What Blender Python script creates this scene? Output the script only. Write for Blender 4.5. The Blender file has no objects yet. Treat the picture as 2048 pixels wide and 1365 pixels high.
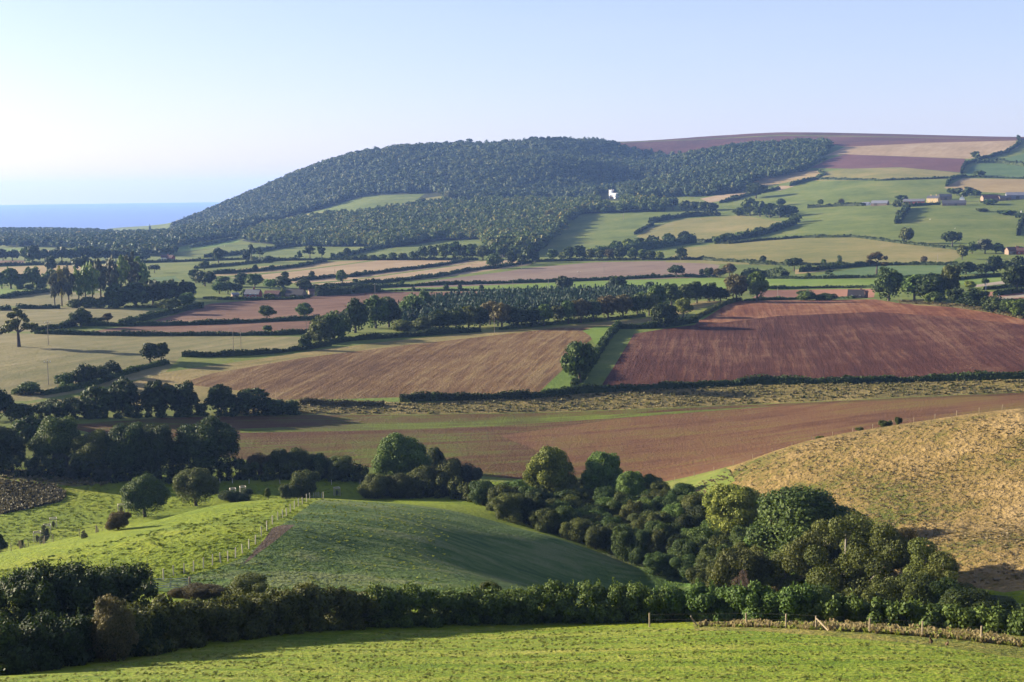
import bpy, math, random, time
import numpy as np
from mathutils import Vector, Matrix, geometry

T0 = time.time()
SC = bpy.context.scene
COL = SC.collection
random.seed(7)
RNG = np.random.default_rng(11)

# ------------------------------------------------------------------ camera
F_PX, CU, CV = 2600.0, 1024.0, 682.5          # focal length and centre in 2048x1365 pixels
CAM_Z = 100.0
PITCH = math.atan((682.5 - 383.0) / F_PX)
ROLL = -0.0116
cam_data = bpy.data.cameras.new('camera')
cam_data.sensor_width = 36.0
cam_data.lens = 36.0 * F_PX / 2048.0
cam_data.clip_start = 0.5
cam_data.clip_end = 60000.0
cam = bpy.data.objects.new('camera', cam_data)
COL.objects.link(cam)
CAM_R = (Matrix.Rotation(math.pi / 2 - PITCH, 3, 'X') @ Matrix.Rotation(ROLL, 3, 'Z'))
cam.matrix_world = Matrix.Translation((0, 0, CAM_Z)) @ CAM_R.to_4x4()
SC.camera = cam

# ------------------------------------------------------------------ sky, sun, exposure
SUN_EL = math.radians(15.5)
SUN_AZ = math.radians(-72.0)                   # from the view axis (+Y), negative = to the left
to_sun = Vector((math.sin(SUN_AZ) * math.cos(SUN_EL), math.cos(SUN_AZ) * math.cos(SUN_EL), math.sin(SUN_EL)))
world = bpy.data.worlds.new("World")
SC.world = world
world.use_nodes = True
wn = world.node_tree
wn.nodes.clear()
w_out = wn.nodes.new('ShaderNodeOutputWorld')
w_bg = wn.nodes.new('ShaderNodeBackground')
w_sky = wn.nodes.new('ShaderNodeTexSky')
w_sky.sky_type = 'NISHITA'
w_sky.sun_disc = False
w_sky.sun_elevation = SUN_EL
w_sky.sun_rotation = SUN_AZ
w_sky.altitude = 100.0
w_sky.air_density = 1.0
w_sky.dust_density = 0.8
w_sky.ozone_density = 4.0
w_bg.inputs['Strength'].default_value = 0.0530
w_mul = wn.nodes.new('ShaderNodeMix'); w_mul.data_type = 'RGBA'; w_mul.blend_type = 'MULTIPLY'
w_mul.inputs[0].default_value = 1.0
w_mul.inputs[7].default_value = (1.32, 1.0, 1.0, 1.0)
wn.links.new(w_sky.outputs[0], w_mul.inputs[6])
# a thin high veil over the clear sky, faintly streaked
w_co = wn.nodes.new('ShaderNodeTexCoord')
w_mp = wn.nodes.new('ShaderNodeMapping'); w_mp.inputs['Scale'].default_value = (1.0, 1.0, 7.0); w_mp.inputs['Rotation'].default_value = (0.0, 0.12, 0.0)
w_nz = wn.nodes.new('ShaderNodeTexNoise'); w_nz.inputs['Scale'].default_value = 2.2; w_nz.inputs['Detail'].default_value = 5.0; w_nz.inputs['Roughness'].default_value = 0.6
wn.links.new(w_co.outputs['Generated'], w_mp.inputs[0]); wn.links.new(w_mp.outputs[0], w_nz.inputs['Vector'])
w_fr = wn.nodes.new('ShaderNodeMapRange')
w_fr.inputs['From Min'].default_value = 0.3; w_fr.inputs['From Max'].default_value = 0.75
w_fr.inputs['To Min'].default_value = 0.18; w_fr.inputs['To Max'].default_value = 0.32
wn.links.new(w_nz.outputs[0], w_fr.inputs['Value'])
w_veil = wn.nodes.new('ShaderNodeMix'); w_veil.data_type = 'RGBA'
wn.links.new(w_fr.outputs[0], w_veil.inputs[0])
wn.links.new(w_mul.outputs[2], w_veil.inputs[6])
w_veil.inputs[7].default_value = (3.75, 3.8, 4.3, 1.0)
wn.links.new(w_veil.outputs[2], w_bg.inputs[0])
wn.links.new(w_bg.outputs[0], w_out.inputs[0])

sun_data = bpy.data.lights.new('sun', 'SUN')
sun_data.energy = 5.0
sun_data.angle = math.radians(0.5)
sun_data.color = (1.0, 0.85, 0.56)
sun = bpy.data.objects.new('sun', sun_data)
COL.objects.link(sun)
sun.rotation_euler = to_sun.to_track_quat('Z', 'Y').to_euler()
sun.location = (0, 0, 400)

vs = SC.view_settings
SC.display_settings.display_device = 'sRGB'
vs.view_transform = 'Standard'
vs.look = 'None'
vs.gamma = 1.0
vs.exposure = 2.1
vs.use_curve_mapping = False
vs.use_white_balance = True
vs.white_balance_temperature = 6000.0
vs.white_balance_tint = 14.0
SC.render.engine = 'CYCLES'
cy = SC.cycles
cy.use_denoising = True
cy.max_bounces = 6
cy.diffuse_bounces = 3
cy.glossy_bounces = 2
cy.transmission_bounces = 3
cy.transparent_max_bounces = 8
cy.volume_bounces = 0
cy.sample_clamp_indirect = 6.0
cy.use_adaptive_sampling = True
cy.adaptive_threshold = 0.015


# ------------------------------------------------------------------ pixels and the terrain
R_NP = np.array(CAM_R)


def ray(u, v):
    """pixel -> azimuth from +Y (to the right positive) and rise per horizontal metre."""
    u = np.asarray(u, float); v = np.asarray(v, float)
    c = np.stack([(u - CU) / F_PX, (CV - v) / F_PX, -np.ones_like(u)], -1)
    w = c @ R_NP.T
    return np.arctan2(w[..., 0], w[..., 1]), w[..., 2] / np.hypot(w[..., 0], w[..., 1])


def project(P):
    """world points -> pixels."""
    q = (np.asarray(P, float) - np.array([0, 0, CAM_Z])) @ R_NP
    zz = np.minimum(q[..., 2], -1e-3)
    return CU + F_PX * q[..., 0] / -zz, CV - F_PX * q[..., 1] / -zz


# points where the lie of the land is known: (u, v, distance) on what is seen
CTRL = [
 # near field
 (0,1365,86),(500,1365,79),(1024,1365,76),(1600,1365,76),(2048,1365,79),
 (600,1310,98),(1024,1300,99),(1600,1312,90),(2000,1325,90),(0,1335,104),(330,1300,110),(700,1262,122),(1000,1252,127),(1300,1250,124),
 (1500,1256,112),(1650,1270,104),(1877,1287,101),(2048,1308,99),
 # dip behind the hedge
 (300,1222,128),(600,1205,138),(900,1200,143),(1200,1210,146),(1500,1232,134),(1800,1250,124),(2048,1272,118),
 # green spur
 (250,1190,142),(100,1182,142),(0,1180,142),(0,1138,162),(150,1098,172),(350,1098,162),(430,1132,154),(560,1060,172),
 (500,1040,187),(350,1050,196),(200,1064,203),(420,1013,224),(550,1001,236),(640,997,242),(700,1003,236),
 (700,1090,172),(700,1150,154),(850,1150,159),(900,1090,189),(800,1040,203),(900,1050,216),(1000,1050,235),(1000,1100,206),
 (1000,1150,181),(1150,1120,218),(1150,1160,204),(1300,1163,217),(1350,1182,214),(900,1024,238),(1100,1075,228),(1250,1123,230),
 # behind the spur
 (640,1014,268),(420,1032,258),(200,1088,235),(0,1120,225),(0,1098,240),(100,1078,252),(900,1011,262),(1000,1036,250),(1100,1072,236),
 (1200,1092,242),(1350,1135,227),(1500,1175,207),(1650,1205,187),(1850,1236,166),(2048,1260,140),
 # pasture on the valley floor
 (0,1050,272),(150,1030,280),(0,960,318),(250,960,318),(400,975,308),(470,985,300),(560,983,302),(700,983,302),(300,1010,288),(850,985,300),(1000,985,298),(1200,985,296),
 # tan hillside
 (1340,987,284),(1450,942,283),(1600,888,280),(1800,854,276),(2048,822,271),(1450,1000,258),(1600,962,254),(1750,950,248),(1900,950,242),
 (2048,950,236),(1750,1030,224),(1900,1040,218),(2048,1050,210),(1750,1120,196),(1900,1130,186),(2048,1150,178),
 # brown field beyond it
 (1340,958,306),(1500,893,343),(1700,842,374),(1900,816,398),(2048,801,412),(1600,905,320),(1800,880,322),(2048,860,322),
 (500,900,345),(900,930,325),(700,860,372),(1100,860,375),(1300,860,372),(400,845,385),(200,850,378),(0,852,378),(1100,828,402),
 (700,832,398),(1500,812,412),(2048,785,430),(1100,930,325),
 (900,810,412),(1300,790,425),(1700,775,432),(2048,765,437),
 # big brown field and the crest
 (900,792,424),(1080,788,424),(600,800,418),(300,805,422),(600,750,464),(800,730,484),(1000,720,494),(1150,720,492),(700,700,522),
 (900,680,552),(1140,652,602),(1000,665,580),(1230,650,602),
 # red field
 (1250,777,440),(1500,770,442),(1800,762,444),(2048,754,446),(1400,700,517),(1700,690,532),(2048,690,522),(1450,650,596),(1700,640,612),
 (2048,660,562),(1480,602,692),(1750,599,702),(2048,632,612),(1900,612,652),
 # vale
 (40,690,560),(300,690,555),(500,690,548),(300,650,655),(600,640,668),(0,640,685),(100,750,472),(0,800,428),(300,750,470),(300,600,850),(600,600,822),(0,600,855),
 (0,550,1150),(300,550,1110),(600,550,1085),(900,575,905),(900,530,1200),(1200,560,965),(1200,525,1170),(1500,580,785),(1500,550,965),
 (1500,530,1080),(1800,580,775),(1800,550,925),(1800,530,1050),(2048,570,805),(2048,540,950),(1100,585,850),(1300,583,830),
 (0,510,1700),(300,510,1650),(0,480,2500),(250,470,2900),(250,462,3450),(0,466,3100),(120,466,3150),
 # slopes
 (400,490,1900),(600,500,1700),(600,470,2000),(500,450,2450),(380,462,2900),
 (800,500,1550),(800,480,1750),(800,440,2050),(700,425,2250),(750,405,2330),(850,394,2400),
 (1000,470,1700),(1000,430,2000),(1000,405,2220),
 (1100,500,1400),(1200,440,1800),(1250,420,1900),(1230,400,2130),
 (1350,460,1600),(1400,480,1450),(1450,440,1700),(1550,500,1250),(1550,460,1500),(1600,420,1750),(1500,402,1930),(1600,375,2050),
 (1800,490,1250),(1800,450,1450),(1800,415,1650),(2048,490,1250),(2048,450,1450),(2048,420,1600),(1900,392,1790),(1750,380,1880),
 (1750,350,2080),(2048,390,1760),(2048,350,2050),(1900,340,2130),(1750,310,2400),(1950,300,2430),(2030,280,2600),(1700,294,2540),(1860,285,2610),
 (2048,276,2800),(1800,269,3000),(1560,265,3150),(1400,274,3150),(1250,284,3120),
 # wooded hill
 (1200,295,2960),(1100,290,2930),(1000,298,2930),(900,300,2930),(800,304,2930),(700,321,2980),(600,353,3040),(500,396,3090),(430,425,3180),(350,460,3250),
 (1000,350,2500),(850,350,2610),(700,370,2690),(600,405,2690),(1100,350,2480),(1180,345,2540),(1100,392,2330),
 (1400,352,2350),(1500,342,2350),(1300,372,2330),(1400,314,2640),(1550,302,2580),(1640,292,2630),(1250,338,2690),
]
# points that something hides, or that lie outside the frame: (u, distance, height)
CTRL_Z = []
for _u in (-500, 0, 1024, 2048, 2550):
    CTRL_Z += [(_u, 10, 94.6), (_u, 18, 91.7), (_u, 30, 87.4), (_u, 48, 80.6)]
CTRL_Z += [(900, 640, 36.3), (1200, 680, 37.5), (1050, 730, 35.5), (1600, 770, 36.5), (1300, 2490, 98), (1230, 2500, 100), (1320, 2850, 150)]
for _u in (-500, 0, 200, 400, 700, 1024, 1300, 1700, 2048, 2550):
    k = min(1.0, max(0.0, (_u - 250) / 500.0))
    CTRL_Z += [(_u, 3700, -3 + 140 * k), (_u, 4600, -6 + 30 * k), (_u, 6500, -12), (_u, 9000, -15)]
_c = np.array(CTRL, float)
_a, _t = ray(_c[:, 0], _c[:, 1])
ctrl = np.stack([_a, np.log(_c[:, 2]), _t], 1)
_c = np.array(CTRL_Z, float)
_a2, _ = ray(_c[:, 0], np.full(len(_c), 600.0))
ctrl = np.vstack([ctrl, np.stack([_a2, np.log(_c[:, 1]), (_c[:, 2] - CAM_Z) / _c[:, 1]], 1)])
A_L, A_R = float(ray(0, 600)[0]), float(ray(2048, 600)[0])
_l = ctrl[(np.abs(ctrl[:, 0] - A_L) < 0.012) & (ctrl[:, 1] > math.log(50)) & (ctrl[:, 1] < math.log(3600))].copy(); _l[:, 0] = A_L - 0.17
_r = ctrl[(np.abs(ctrl[:, 0] - A_R) < 0.012) & (ctrl[:, 1] > math.log(50)) & (ctrl[:, 1] < math.log(3600))].copy(); _r[:, 0] = A_R + 0.17
ctrl = np.vstack([ctrl, _l, _r])


def tps_fit(X, y, lam):
    n = len(X)
    d2 = ((X[:, None] - X[None]) ** 2).sum(-1)
    K = 0.5 * d2 * np.log(d2 + 1e-12)
    P = np.hstack([np.ones((n, 1)), X])
    M = np.zeros((n + 3, n + 3))
    M[:n, :n] = K + lam * np.eye(n); M[:n, n:] = P; M[n:, :n] = P.T
    return np.linalg.solve(M, np.concatenate([y, np.zeros(3)]))


_w = tps_fit(ctrl[:, :2], ctrl[:, 2], 2e-5)
A0, A1, NA = -0.62, 0.62, 249
S0, S1, NS = math.log(10.0), math.log(9000.0), 1000
_ga = np.linspace(A0, A1, NA); _gs = np.linspace(S0, S1, NS)
TG = np.empty((NA, NS))
for _i in range(NA):
    _X = np.stack([np.full(NS, _ga[_i]), _gs], 1)
    _d2 = ((_X[:, None] - ctrl[None, :, :2]) ** 2).sum(-1)
    TG[_i] = (0.5 * _d2 * np.log(_d2 + 1e-12)) @ _w[:-3] + _w[-3] + _X @ _w[-2:]


def tan_at(a, s):
    a = np.clip(np.asarray(a, float), A0, A1 - 1e-9); s = np.clip(np.asarray(s, float), S0, S1 - 1e-9)
    fa = (a - A0) / (A1 - A0) * (NA - 1); fs = (s - S0) / (S1 - S0) * (NS - 1)
    i = np.minimum(fa.astype(int), NA - 2); j = np.minimum(fs.astype(int), NS - 2)
    fa = fa - i; fs = fs - j
    return (TG[i, j] * (1 - fa) + TG[i + 1, j] * fa) * (1 - fs) + (TG[i, j + 1] * (1 - fa) + TG[i + 1, j + 1] * fa) * fs


def zs(x, y):
    """height of the ground at world x, y."""
    d = np.hypot(x, y)
    return CAM_Z + d * tan_at(np.arctan2(x, y), np.log(np.maximum(d, 10.0)))


_S_RAY = np.arange(math.log(66.0), math.log(5200.0), 0.0025)


def hit(u, v):
    """pixel -> (azimuth, ln distance) where its ray meets the ground, or None."""
    a, t = ray(u, v)
    T = tan_at(np.full(len(_S_RAY), float(a)), _S_RAY)
    k = np.argmax(T >= float(t))
    if T[k] < t:
        return None
    if k == 0:
        return float(a), float(_S_RAY[0])
    f = (t - T[k - 1]) / (T[k] - T[k - 1] + 1e-12)
    return float(a), float(_S_RAY[k - 1] + f * 0.0025)


def at(u, v, d=None):
    """world point on the ground: under pixel (u, v), or along column u at distance d."""
    if d is None:
        h = hit(u, v)
        if h is None:
            h = None
            for dv in range(1, 60):
                h = hit(u, v + dv)
                if h: break
        a, s = h
    else:
        a, s = float(ray(u, v)[0]), math.log(d)
    d = math.exp(s)
    return Vector((math.sin(a) * d, math.cos(a) * d, CAM_Z + d * float(tan_at(a, s))))


def to_as(p):
    """a polygon corner (u, v) or (u, v, d) -> (azimuth, ln distance)."""
    if len(p) == 3:
        return float(ray(p[0], p[1])[0]), math.log(p[2])
    h = hit(p[0], p[1])
    if h is None:
        print('MISS', p)
        for dv in range(1, 60):
            h = hit(p[0], p[1] + dv)
            if h: return h
    return h


def trace(pts, closed=False, step=14):
    """polyline in pixels -> dense list of (azimuth, ln distance) on the ground."""
    out = []
    n = len(pts)
    for i in range(n if closed else n - 1):
        p, q = pts[i], pts[(i + 1) % n]
        A, B = to_as(p), to_as(q)
        m = max(1, int(math.hypot(q[0] - p[0], q[1] - p[1]) / step))
        m = min(m, 60)
        for k in range(m):
            f = k / m
            lin = (A[0] + (B[0] - A[0]) * f, A[1] + (B[1] - A[1]) * f)
            if k and len(p) == 2 and len(q) == 2:
                h = hit(p[0] + (q[0] - p[0]) * f, p[1] + (q[1] - p[1]) * f)
                if h and abs(h[1] - lin[1]) < 0.12 + 0.35 * abs(A[1] - B[1]):
                    lin = h
            out.append(lin)
    if not closed:
        out.append(to_as(pts[-1]))
    return out


def as_world(L):
    L = np.array(L)
    d = np.exp(L[:, 1])
    return np.stack([np.sin(L[:, 0]) * d, np.cos(L[:, 0]) * d, CAM_Z + d * tan_at(L[:, 0], L[:, 1])], 1)


def in_poly(x, y, poly):
    """numpy point-in-polygon."""
    x = np.asarray(x); y = np.asarray(y)
    r = np.zeros(x.shape, bool)
    n = len(poly)
    for i in range(n):
        x0, y0 = poly[i][0], poly[i][1]; x1, y1 = poly[(i + 1) % n][0], poly[(i + 1) % n][1]
        c = ((y0 > y) != (y1 > y)) & (x < (x1 - x0) * (y - y0) / (y1 - y0 + 1e-12) + x0)
        r ^= c
    return r


# ------------------------------------------------------------------ materials
def lin(c):
    """sRGB 0-255 -> linear."""
    r = []
    for q in c:
        q /= 255.0
        r.append(q / 12.92 if q <= 0.04045 else ((q + 0.055) / 1.055) ** 2.4)
    return tuple(r) + (1.0,)


class NT:
    def __init__(self, m):
        m.use_nodes = True
        self.t = m.node_tree
        self.t.nodes.clear()

    def n(self, typ, **kw):
        nd = self.t.nodes.new(typ)
        for k, v in kw.items():
            if k.startswith('i_'):
                nd.inputs[k[2:].replace('_', ' ')].default_value = v
            else:
                setattr(nd, k, v)
        return nd

    def l(self, a, b):
        self.t.links.new(a, b)

    def math(self, op, a, b=None):
        nd = self.t.nodes.new('ShaderNodeMath'); nd.operation = op
        for i, q in enumerate((a, b)):
            if q is None: continue
            if isinstance(q, (int, float)): nd.inputs[i].default_value = q
            else: self.l(q, nd.inputs[i])
        return nd.outputs[0]

    def mix(self, f, a, b, typ='MIX'):
        nd = self.t.nodes.new('ShaderNodeMix'); nd.data_type = 'RGBA'; nd.blend_type = typ
        for s, q in ((nd.inputs[0], f), (nd.inputs[6], a), (nd.inputs[7], b)):
            if isinstance(q, (int, float)): s.default_value = q
            elif isinstance(q, tuple): s.default_value = q
            else: self.l(q, s)
        return nd.outputs[2]

    def ramp(self, f, stops):
        nd = self.t.nodes.new('ShaderNodeValToRGB')
        e = nd.color_ramp.elements
        while len(e) < len(stops): e.new(0.5)
        for k, (p, c) in zip(e, stops):
            k.position = p; k.color = c
        self.l(f, nd.inputs[0])
        return nd.outputs[0]


def field_mat(name, c1, c2, c3=None, ang=None, per=3.0, big=45.0, fine=0.8, streak=0.5, bump=0.35, rough=1.0, fine_amt=0.35, big_amt=0.6):
    """ground cover: colours c1..c3 (linear) mixed by large patches, streaks along a direction and fine speckle."""
    m = bpy.data.materials.new(name)
    T = NT(m)
    out = T.n('ShaderNodeOutputMaterial'); bs = T.n('ShaderNodeBsdfPrincipled')
    bs.inputs['Roughness'].default_value = rough
    bs.inputs['Specular IOR Level'].default_value = 0.12
    T.l(bs.outputs[0], out.inputs[0])
    geo = T.n('ShaderNodeNewGeometry')
    mp = T.n('ShaderNodeMapping')
    mp.inputs['Rotation'].default_value = (0, 0, -(ang or 0.0))
    T.l(geo.outputs['Position'], mp.inputs[0])

    def noise(sc, det=3.0, rough_=0.55, sx=1.0, sy=1.0):
        q = mp.outputs[0]
        if sx != 1.0 or sy != 1.0:
            m2 = T.n('ShaderNodeMapping'); m2.inputs['Scale'].default_value = (sx, sy, 1)
            T.l(mp.outputs[0], m2.inputs[0]); q = m2.outputs[0]
        nz = T.n('ShaderNodeTexNoise'); nz.inputs['Scale'].default_value = sc; nz.inputs['Detail'].default_value = det
        nz.inputs['Roughness'].default_value = rough_
        T.l(q, nz.inputs['Vector'])
        return nz.outputs[0]
    nb = noise(1.0 / big, 4)
    nm = noise(1.0 / (big * 0.16), 3)
    nf = noise(1.0 / fine, 3, 0.65)
    f = T.math('MULTIPLY', T.math('SUBTRACT', nb, 0.5), big_amt * 2.4)
    f = T.math('ADD', f, T.math('MULTIPLY', T.math('SUBTRACT', nm, 0.5), 0.8))
    if ang is not None:
        st = noise(1.0 / per, 2.0, 0.5, 0.06, 1.0)
        f = T.math('ADD', f, T.math('MULTIPLY', T.math('SUBTRACT', st, 0.5), streak * 2.2))
        st2 = noise(1.0 / (per * 4.3), 2.0, 0.5, 0.05, 1.0)
        f = T.math('ADD', f, T.math('MULTIPLY', T.math('SUBTRACT', st2, 0.5), streak * 1.8))
    f = T.math('ADD', f, T.math('MULTIPLY', T.math('SUBTRACT', nf, 0.5), fine_amt * 2.0))
    f = T.math('ADD', f, 0.5)
    stops = [(0.08, c1), (0.92, c2)] if c3 is None else [(0.05, c1), (0.5, c2), (0.95, c3)]
    T.l(T.ramp(f, stops), bs.inputs['Base Color'])
    if bump:
        b = T.n('ShaderNodeBump'); b.inputs['Strength'].default_value = 1.0; b.inputs['Distance'].default_value = bump
        h = T.math('ADD', nf, T.math('MULTIPLY', nm, 0.8))
        if ang is not None:
            h = T.math('ADD', h, T.math('MULTIPLY', st, 0.7))
        T.l(h, b.inputs['Height']); T.l(b.outputs[0], bs.inputs['Normal'])
    return m


def plain_mat(name, c, rough=0.8, spec=0.2, var=0.15, scale=2.0, metal=0.0):
    m = bpy.data.materials.new(name)
    T = NT(m)
    out = T.n('ShaderNodeOutputMaterial'); bs = T.n('ShaderNodeBsdfPrincipled')
    bs.inputs['Roughness'].default_value = rough; bs.inputs['Specular IOR Level'].default_value = spec
    bs.inputs['Metallic'].default_value = metal
    T.l(bs.outputs[0], out.inputs[0])
    tc = T.n('ShaderNodeTexCoord')
    nz = T.n('ShaderNodeTexNoise'); nz.inputs['Scale'].default_value = scale; nz.inputs['Detail'].default_value = 4
    T.l(tc.outputs['Object'], nz.inputs['Vector'])
    lo = tuple(q * (1 - var) for q in c[:3]) + (1,); hi = tuple(min(1, q * (1 + var)) for q in c[:3]) + (1,)
    T.l(T.ramp(nz.outputs[0], [(0.3, lo), (0.7, hi)]), bs.inputs['Base Color'])
    return m


def leaf_mat(name, dark, light, trans=0.25, hue=0.014, val=0.22, odd=None):
    """foliage: per-leaf tint attribute between two colours, each plant shifted a little of its own."""
    m = bpy.data.materials.new(name)
    T = NT(m)
    out = T.n('ShaderNodeOutputMaterial')
    at_ = T.n('ShaderNodeAttribute'); at_.attribute_name = 'tint'
    col = T.mix(at_.outputs['Fac'], dark, light) if odd is None else T.ramp(at_.outputs['Fac'], [(0.0, dark), (0.80, light), (1.0, odd)])
    oi = T.n('ShaderNodeObjectInfo')
    hs = T.n('ShaderNodeHueSaturation')
    T.l(T.math('ADD', T.math('MULTIPLY', oi.outputs['Random'], hue * 2), 0.5 - hue), hs.inputs['Hue'])
    r2 = T.math('FRACT', T.math('MULTIPLY', oi.outputs['Random'], 17.31))
    T.l(T.math('ADD', T.math('MULTIPLY', r2, val * 2), 1 - val), hs.inputs['Value'])
    T.l(col, hs.inputs['Color'])
    d = T.n('ShaderNodeBsdfPrincipled'); d.inputs['Roughness'].default_value = 0.65; d.inputs['Specular IOR Level'].default_value = 0.15
    T.l(hs.outputs[0], d.inputs['Base Color'])
    tr = T.n('ShaderNodeBsdfTranslucent'); T.l(hs.outputs[0], tr.inputs[0])
    mx = T.n('ShaderNodeMixShader'); mx.inputs[0].default_value = trans
    T.l(d.outputs[0], mx.inputs[1]); T.l(tr.outputs[0], mx.inputs[2]); T.l(mx.outputs[0], out.inputs[0])
    return m


# ------------------------------------------------------------------ mesh helpers
def mesh_np(name, V, quads, mat, tint=None, tris=None, smooth=False):
    """mesh from numpy arrays of vertices, quads (n,4) and optional triangles (m,3)."""
    me = bpy.data.meshes.new(name)
    V = np.asarray(V, np.float32)
    nq = 0 if quads is None else len(quads); nt = 0 if tris is None else len(tris)
    me.vertices.add(len(V)); me.vertices.foreach_set('co', V.ravel())
    loops = []
    if nq: loops.append(np.asarray(quads, np.int32).ravel())
    if nt: loops.append(np.asarray(tris, np.int32).ravel())
    loops = np.concatenate(loops)
    me.loops.add(len(loops)); me.loops.foreach_set('vertex_index', loops)
    me.polygons.add(nq + nt)
    starts = np.concatenate([np.arange(nq) * 4, nq * 4 + np.arange(nt) * 3]).astype(np.int32)
    me.polygons.foreach_set('loop_start', starts)
    me.polygons.foreach_set('use_smooth', np.full(nq + nt, bool(smooth)))
    if tint is not None:
        a = me.attributes.new('tint', 'FLOAT', 'FACE')
        a.data.foreach_set('value', np.asarray(tint, np.float32))
    me.update(calc_edges=True)
    if mat: me.materials.append(mat)
    return me


def put(name, me, parent=None, loc=None):
    o = bpy.data.objects.new(name, me)
    COL.objects.link(o)
    if parent: o.parent = parent
    if loc is not None: o.location = loc
    return o


def tag(o, label=None, cat=None, group=None, kind=None):
    if label: o['label'] = label
    if cat: o['category'] = cat
    if group: o['group'] = group
    if kind: o['kind'] = kind
    return o


def empty(name, loc, rz=0.0):
    o = bpy.data.objects.new(name, None)
    o.empty_display_size = 0.5
    COL.objects.link(o)
    o.location = loc; o.rotation_euler = (0, 0, rz)
    return o


# ------------------------------------------------------------------ the land: fields cut out of one triangulated sheet
def C(*c, k=0.38):
    q = lin(c)
    return (q[0] * k, q[1] * k, q[2] * k, 1.0)


def heading(p, q):
    a, b = at(*p), at(*q)
    return math.atan2(b.y - a.y, b.x - a.x)


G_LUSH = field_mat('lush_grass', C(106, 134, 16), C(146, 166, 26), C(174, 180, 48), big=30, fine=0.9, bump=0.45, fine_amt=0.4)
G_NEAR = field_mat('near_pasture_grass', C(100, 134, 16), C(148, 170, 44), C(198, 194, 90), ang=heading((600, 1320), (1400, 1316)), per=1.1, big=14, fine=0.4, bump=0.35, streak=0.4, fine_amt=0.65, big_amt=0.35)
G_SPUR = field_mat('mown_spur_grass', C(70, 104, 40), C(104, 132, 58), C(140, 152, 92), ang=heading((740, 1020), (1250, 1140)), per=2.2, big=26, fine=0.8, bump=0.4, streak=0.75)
G_DULL = field_mat('dull_pasture', C(94, 114, 44), C(128, 144, 58), C(158, 160, 82), big=60, fine=1.5, bump=0.3)
G_BLUE = field_mat('cool_pasture', C(88, 118, 66), C(108, 138, 80), C(132, 152, 92), big=60, fine=1.5, bump=0.3)
G_BRIGHT = field_mat('bright_pasture', C(108, 140, 48), C(138, 166, 62), C(158, 176, 86), big=60, fine=1.5, bump=0.3)
G_TAN = field_mat('dry_pasture', C(132, 132, 80), C(158, 150, 98), C(182, 168, 120), ang=heading((200, 740), (420, 700)), per=5, big=60, fine=1.5, bump=0.3, streak=0.45)
G_TANFAR = field_mat('dry_hill_pasture', C(130, 136, 68), C(160, 154, 84), C(188, 170, 108), big=70, fine=3, bump=0.4, fine_amt=0.25)
STUB = field_mat('pale_stubble', C(180, 154, 112), C(202, 174, 134), C(218, 194, 156), ang=heading((620, 560), (900, 530)), per=7, big=80, fine=3, bump=0.2, streak=0.35, fine_amt=0.2)
STUB2 = field_mat('tan_stubble', C(172, 148, 98), C(190, 166, 112), C(206, 184, 134), big=80, fine=3, bump=0.2, fine_amt=0.2)
MAUVE = field_mat('greyish_stubble', C(138, 116, 104), C(160, 136, 120), C(172, 152, 132), ang=heading((900, 560), (1200, 535)), per=7, big=90, fine=3, bump=0.2, streak=0.35, fine_amt=0.2)
BROWN = field_mat('brown_arable', C(118, 84, 66), C(140, 102, 82), C(160, 124, 98), ang=heading((400, 640), (620, 625)), per=4, big=60, fine=1.5, bump=0.25, streak=0.45)
PINK = field_mat('pinkish_arable', C(168, 116, 92), C(186, 134, 108), C(200, 150, 122), big=60, fine=2, bump=0.2)
PURPLE = field_mat('heather_field', C(112, 72, 72), C(128, 86, 84), C(140, 98, 94), big=60, fine=3, bump=0.4)
MOOR = field_mat('heather_moor', C(80, 52, 48), C(112, 68, 62), C(136, 92, 78), big=120, fine=6, bump=1.0, big_amt=0.8)
BIGB = field_mat('big_brown_stubble', C(108, 76, 46), C(138, 104, 66), C(168, 140, 92), ang=heading((880, 775), (1000, 690)), per=2.0, big=55, fine=0.8, bump=0.4, streak=0.62, fine_amt=0.65)
OLIVE = field_mat('olive_stubble', C(132, 128, 66), C(164, 150, 90), C(190, 168, 110), ang=heading((500, 730), (900, 676)), per=3, big=50, fine=1.0, bump=0.3, streak=0.4)
RED = field_mat('red_plough', C(78, 36, 24), C(100, 55, 42), C(142, 102, 76), ang=heading((1560, 755), (1535, 660)), per=2.2, big=60, fine=0.8, bump=0.6, streak=0.45, fine_amt=0.75, big_amt=0.5)
REDTOP = field_mat('red_plough_top', C(116, 64, 42), C(150, 96, 66), C(186, 138, 98), ang=heading((1560, 640), (1545, 610)), per=2.4, big=50, fine=0.9, bump=0.4, streak=0.5, fine_amt=0.6)
F1M = field_mat('sprouting_arable', C(106, 70, 44), C(118, 94, 52), C(116, 124, 42), ang=heading((560, 890), (1150, 868)), per=2.6, big=40, fine=0.8, bump=0.3, streak=0.75, fine_amt=0.4)
F1R = field_mat('red_brown_arable', C(112, 74, 48), C(138, 98, 66), C(142, 118, 62), ang=heading((1100, 905), (1600, 850)), per=2.6, big=45, fine=0.8, bump=0.3, streak=0.6, fine_amt=0.4)
F1G = field_mat('green_shoots', C(104, 100, 44), C(120, 134, 44), C(136, 156, 50), ang=heading((560, 856), (1150, 842)), per=2.0, big=40, fine=0.8, bump=0.2, streak=0.7)
ROUGH = field_mat('rough_grass', C(108, 106, 56), C(150, 136, 78), C(186, 164, 106), big=16, fine=1.0, bump=0.8, fine_amt=0.7)
TUSS = field_mat('tussocky_dry_grass', C(102, 110, 42), C(158, 134, 80), C(196, 168, 114), big=18, fine=1.1, bump=0.8, fine_amt=0.6, big_amt=0.65)
BRACK = field_mat('dead_bracken', C(82, 76, 44), C(116, 104, 60), C(138, 126, 70), big=8, fine=0.8, bump=0.8, fine_amt=0.7)
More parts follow.
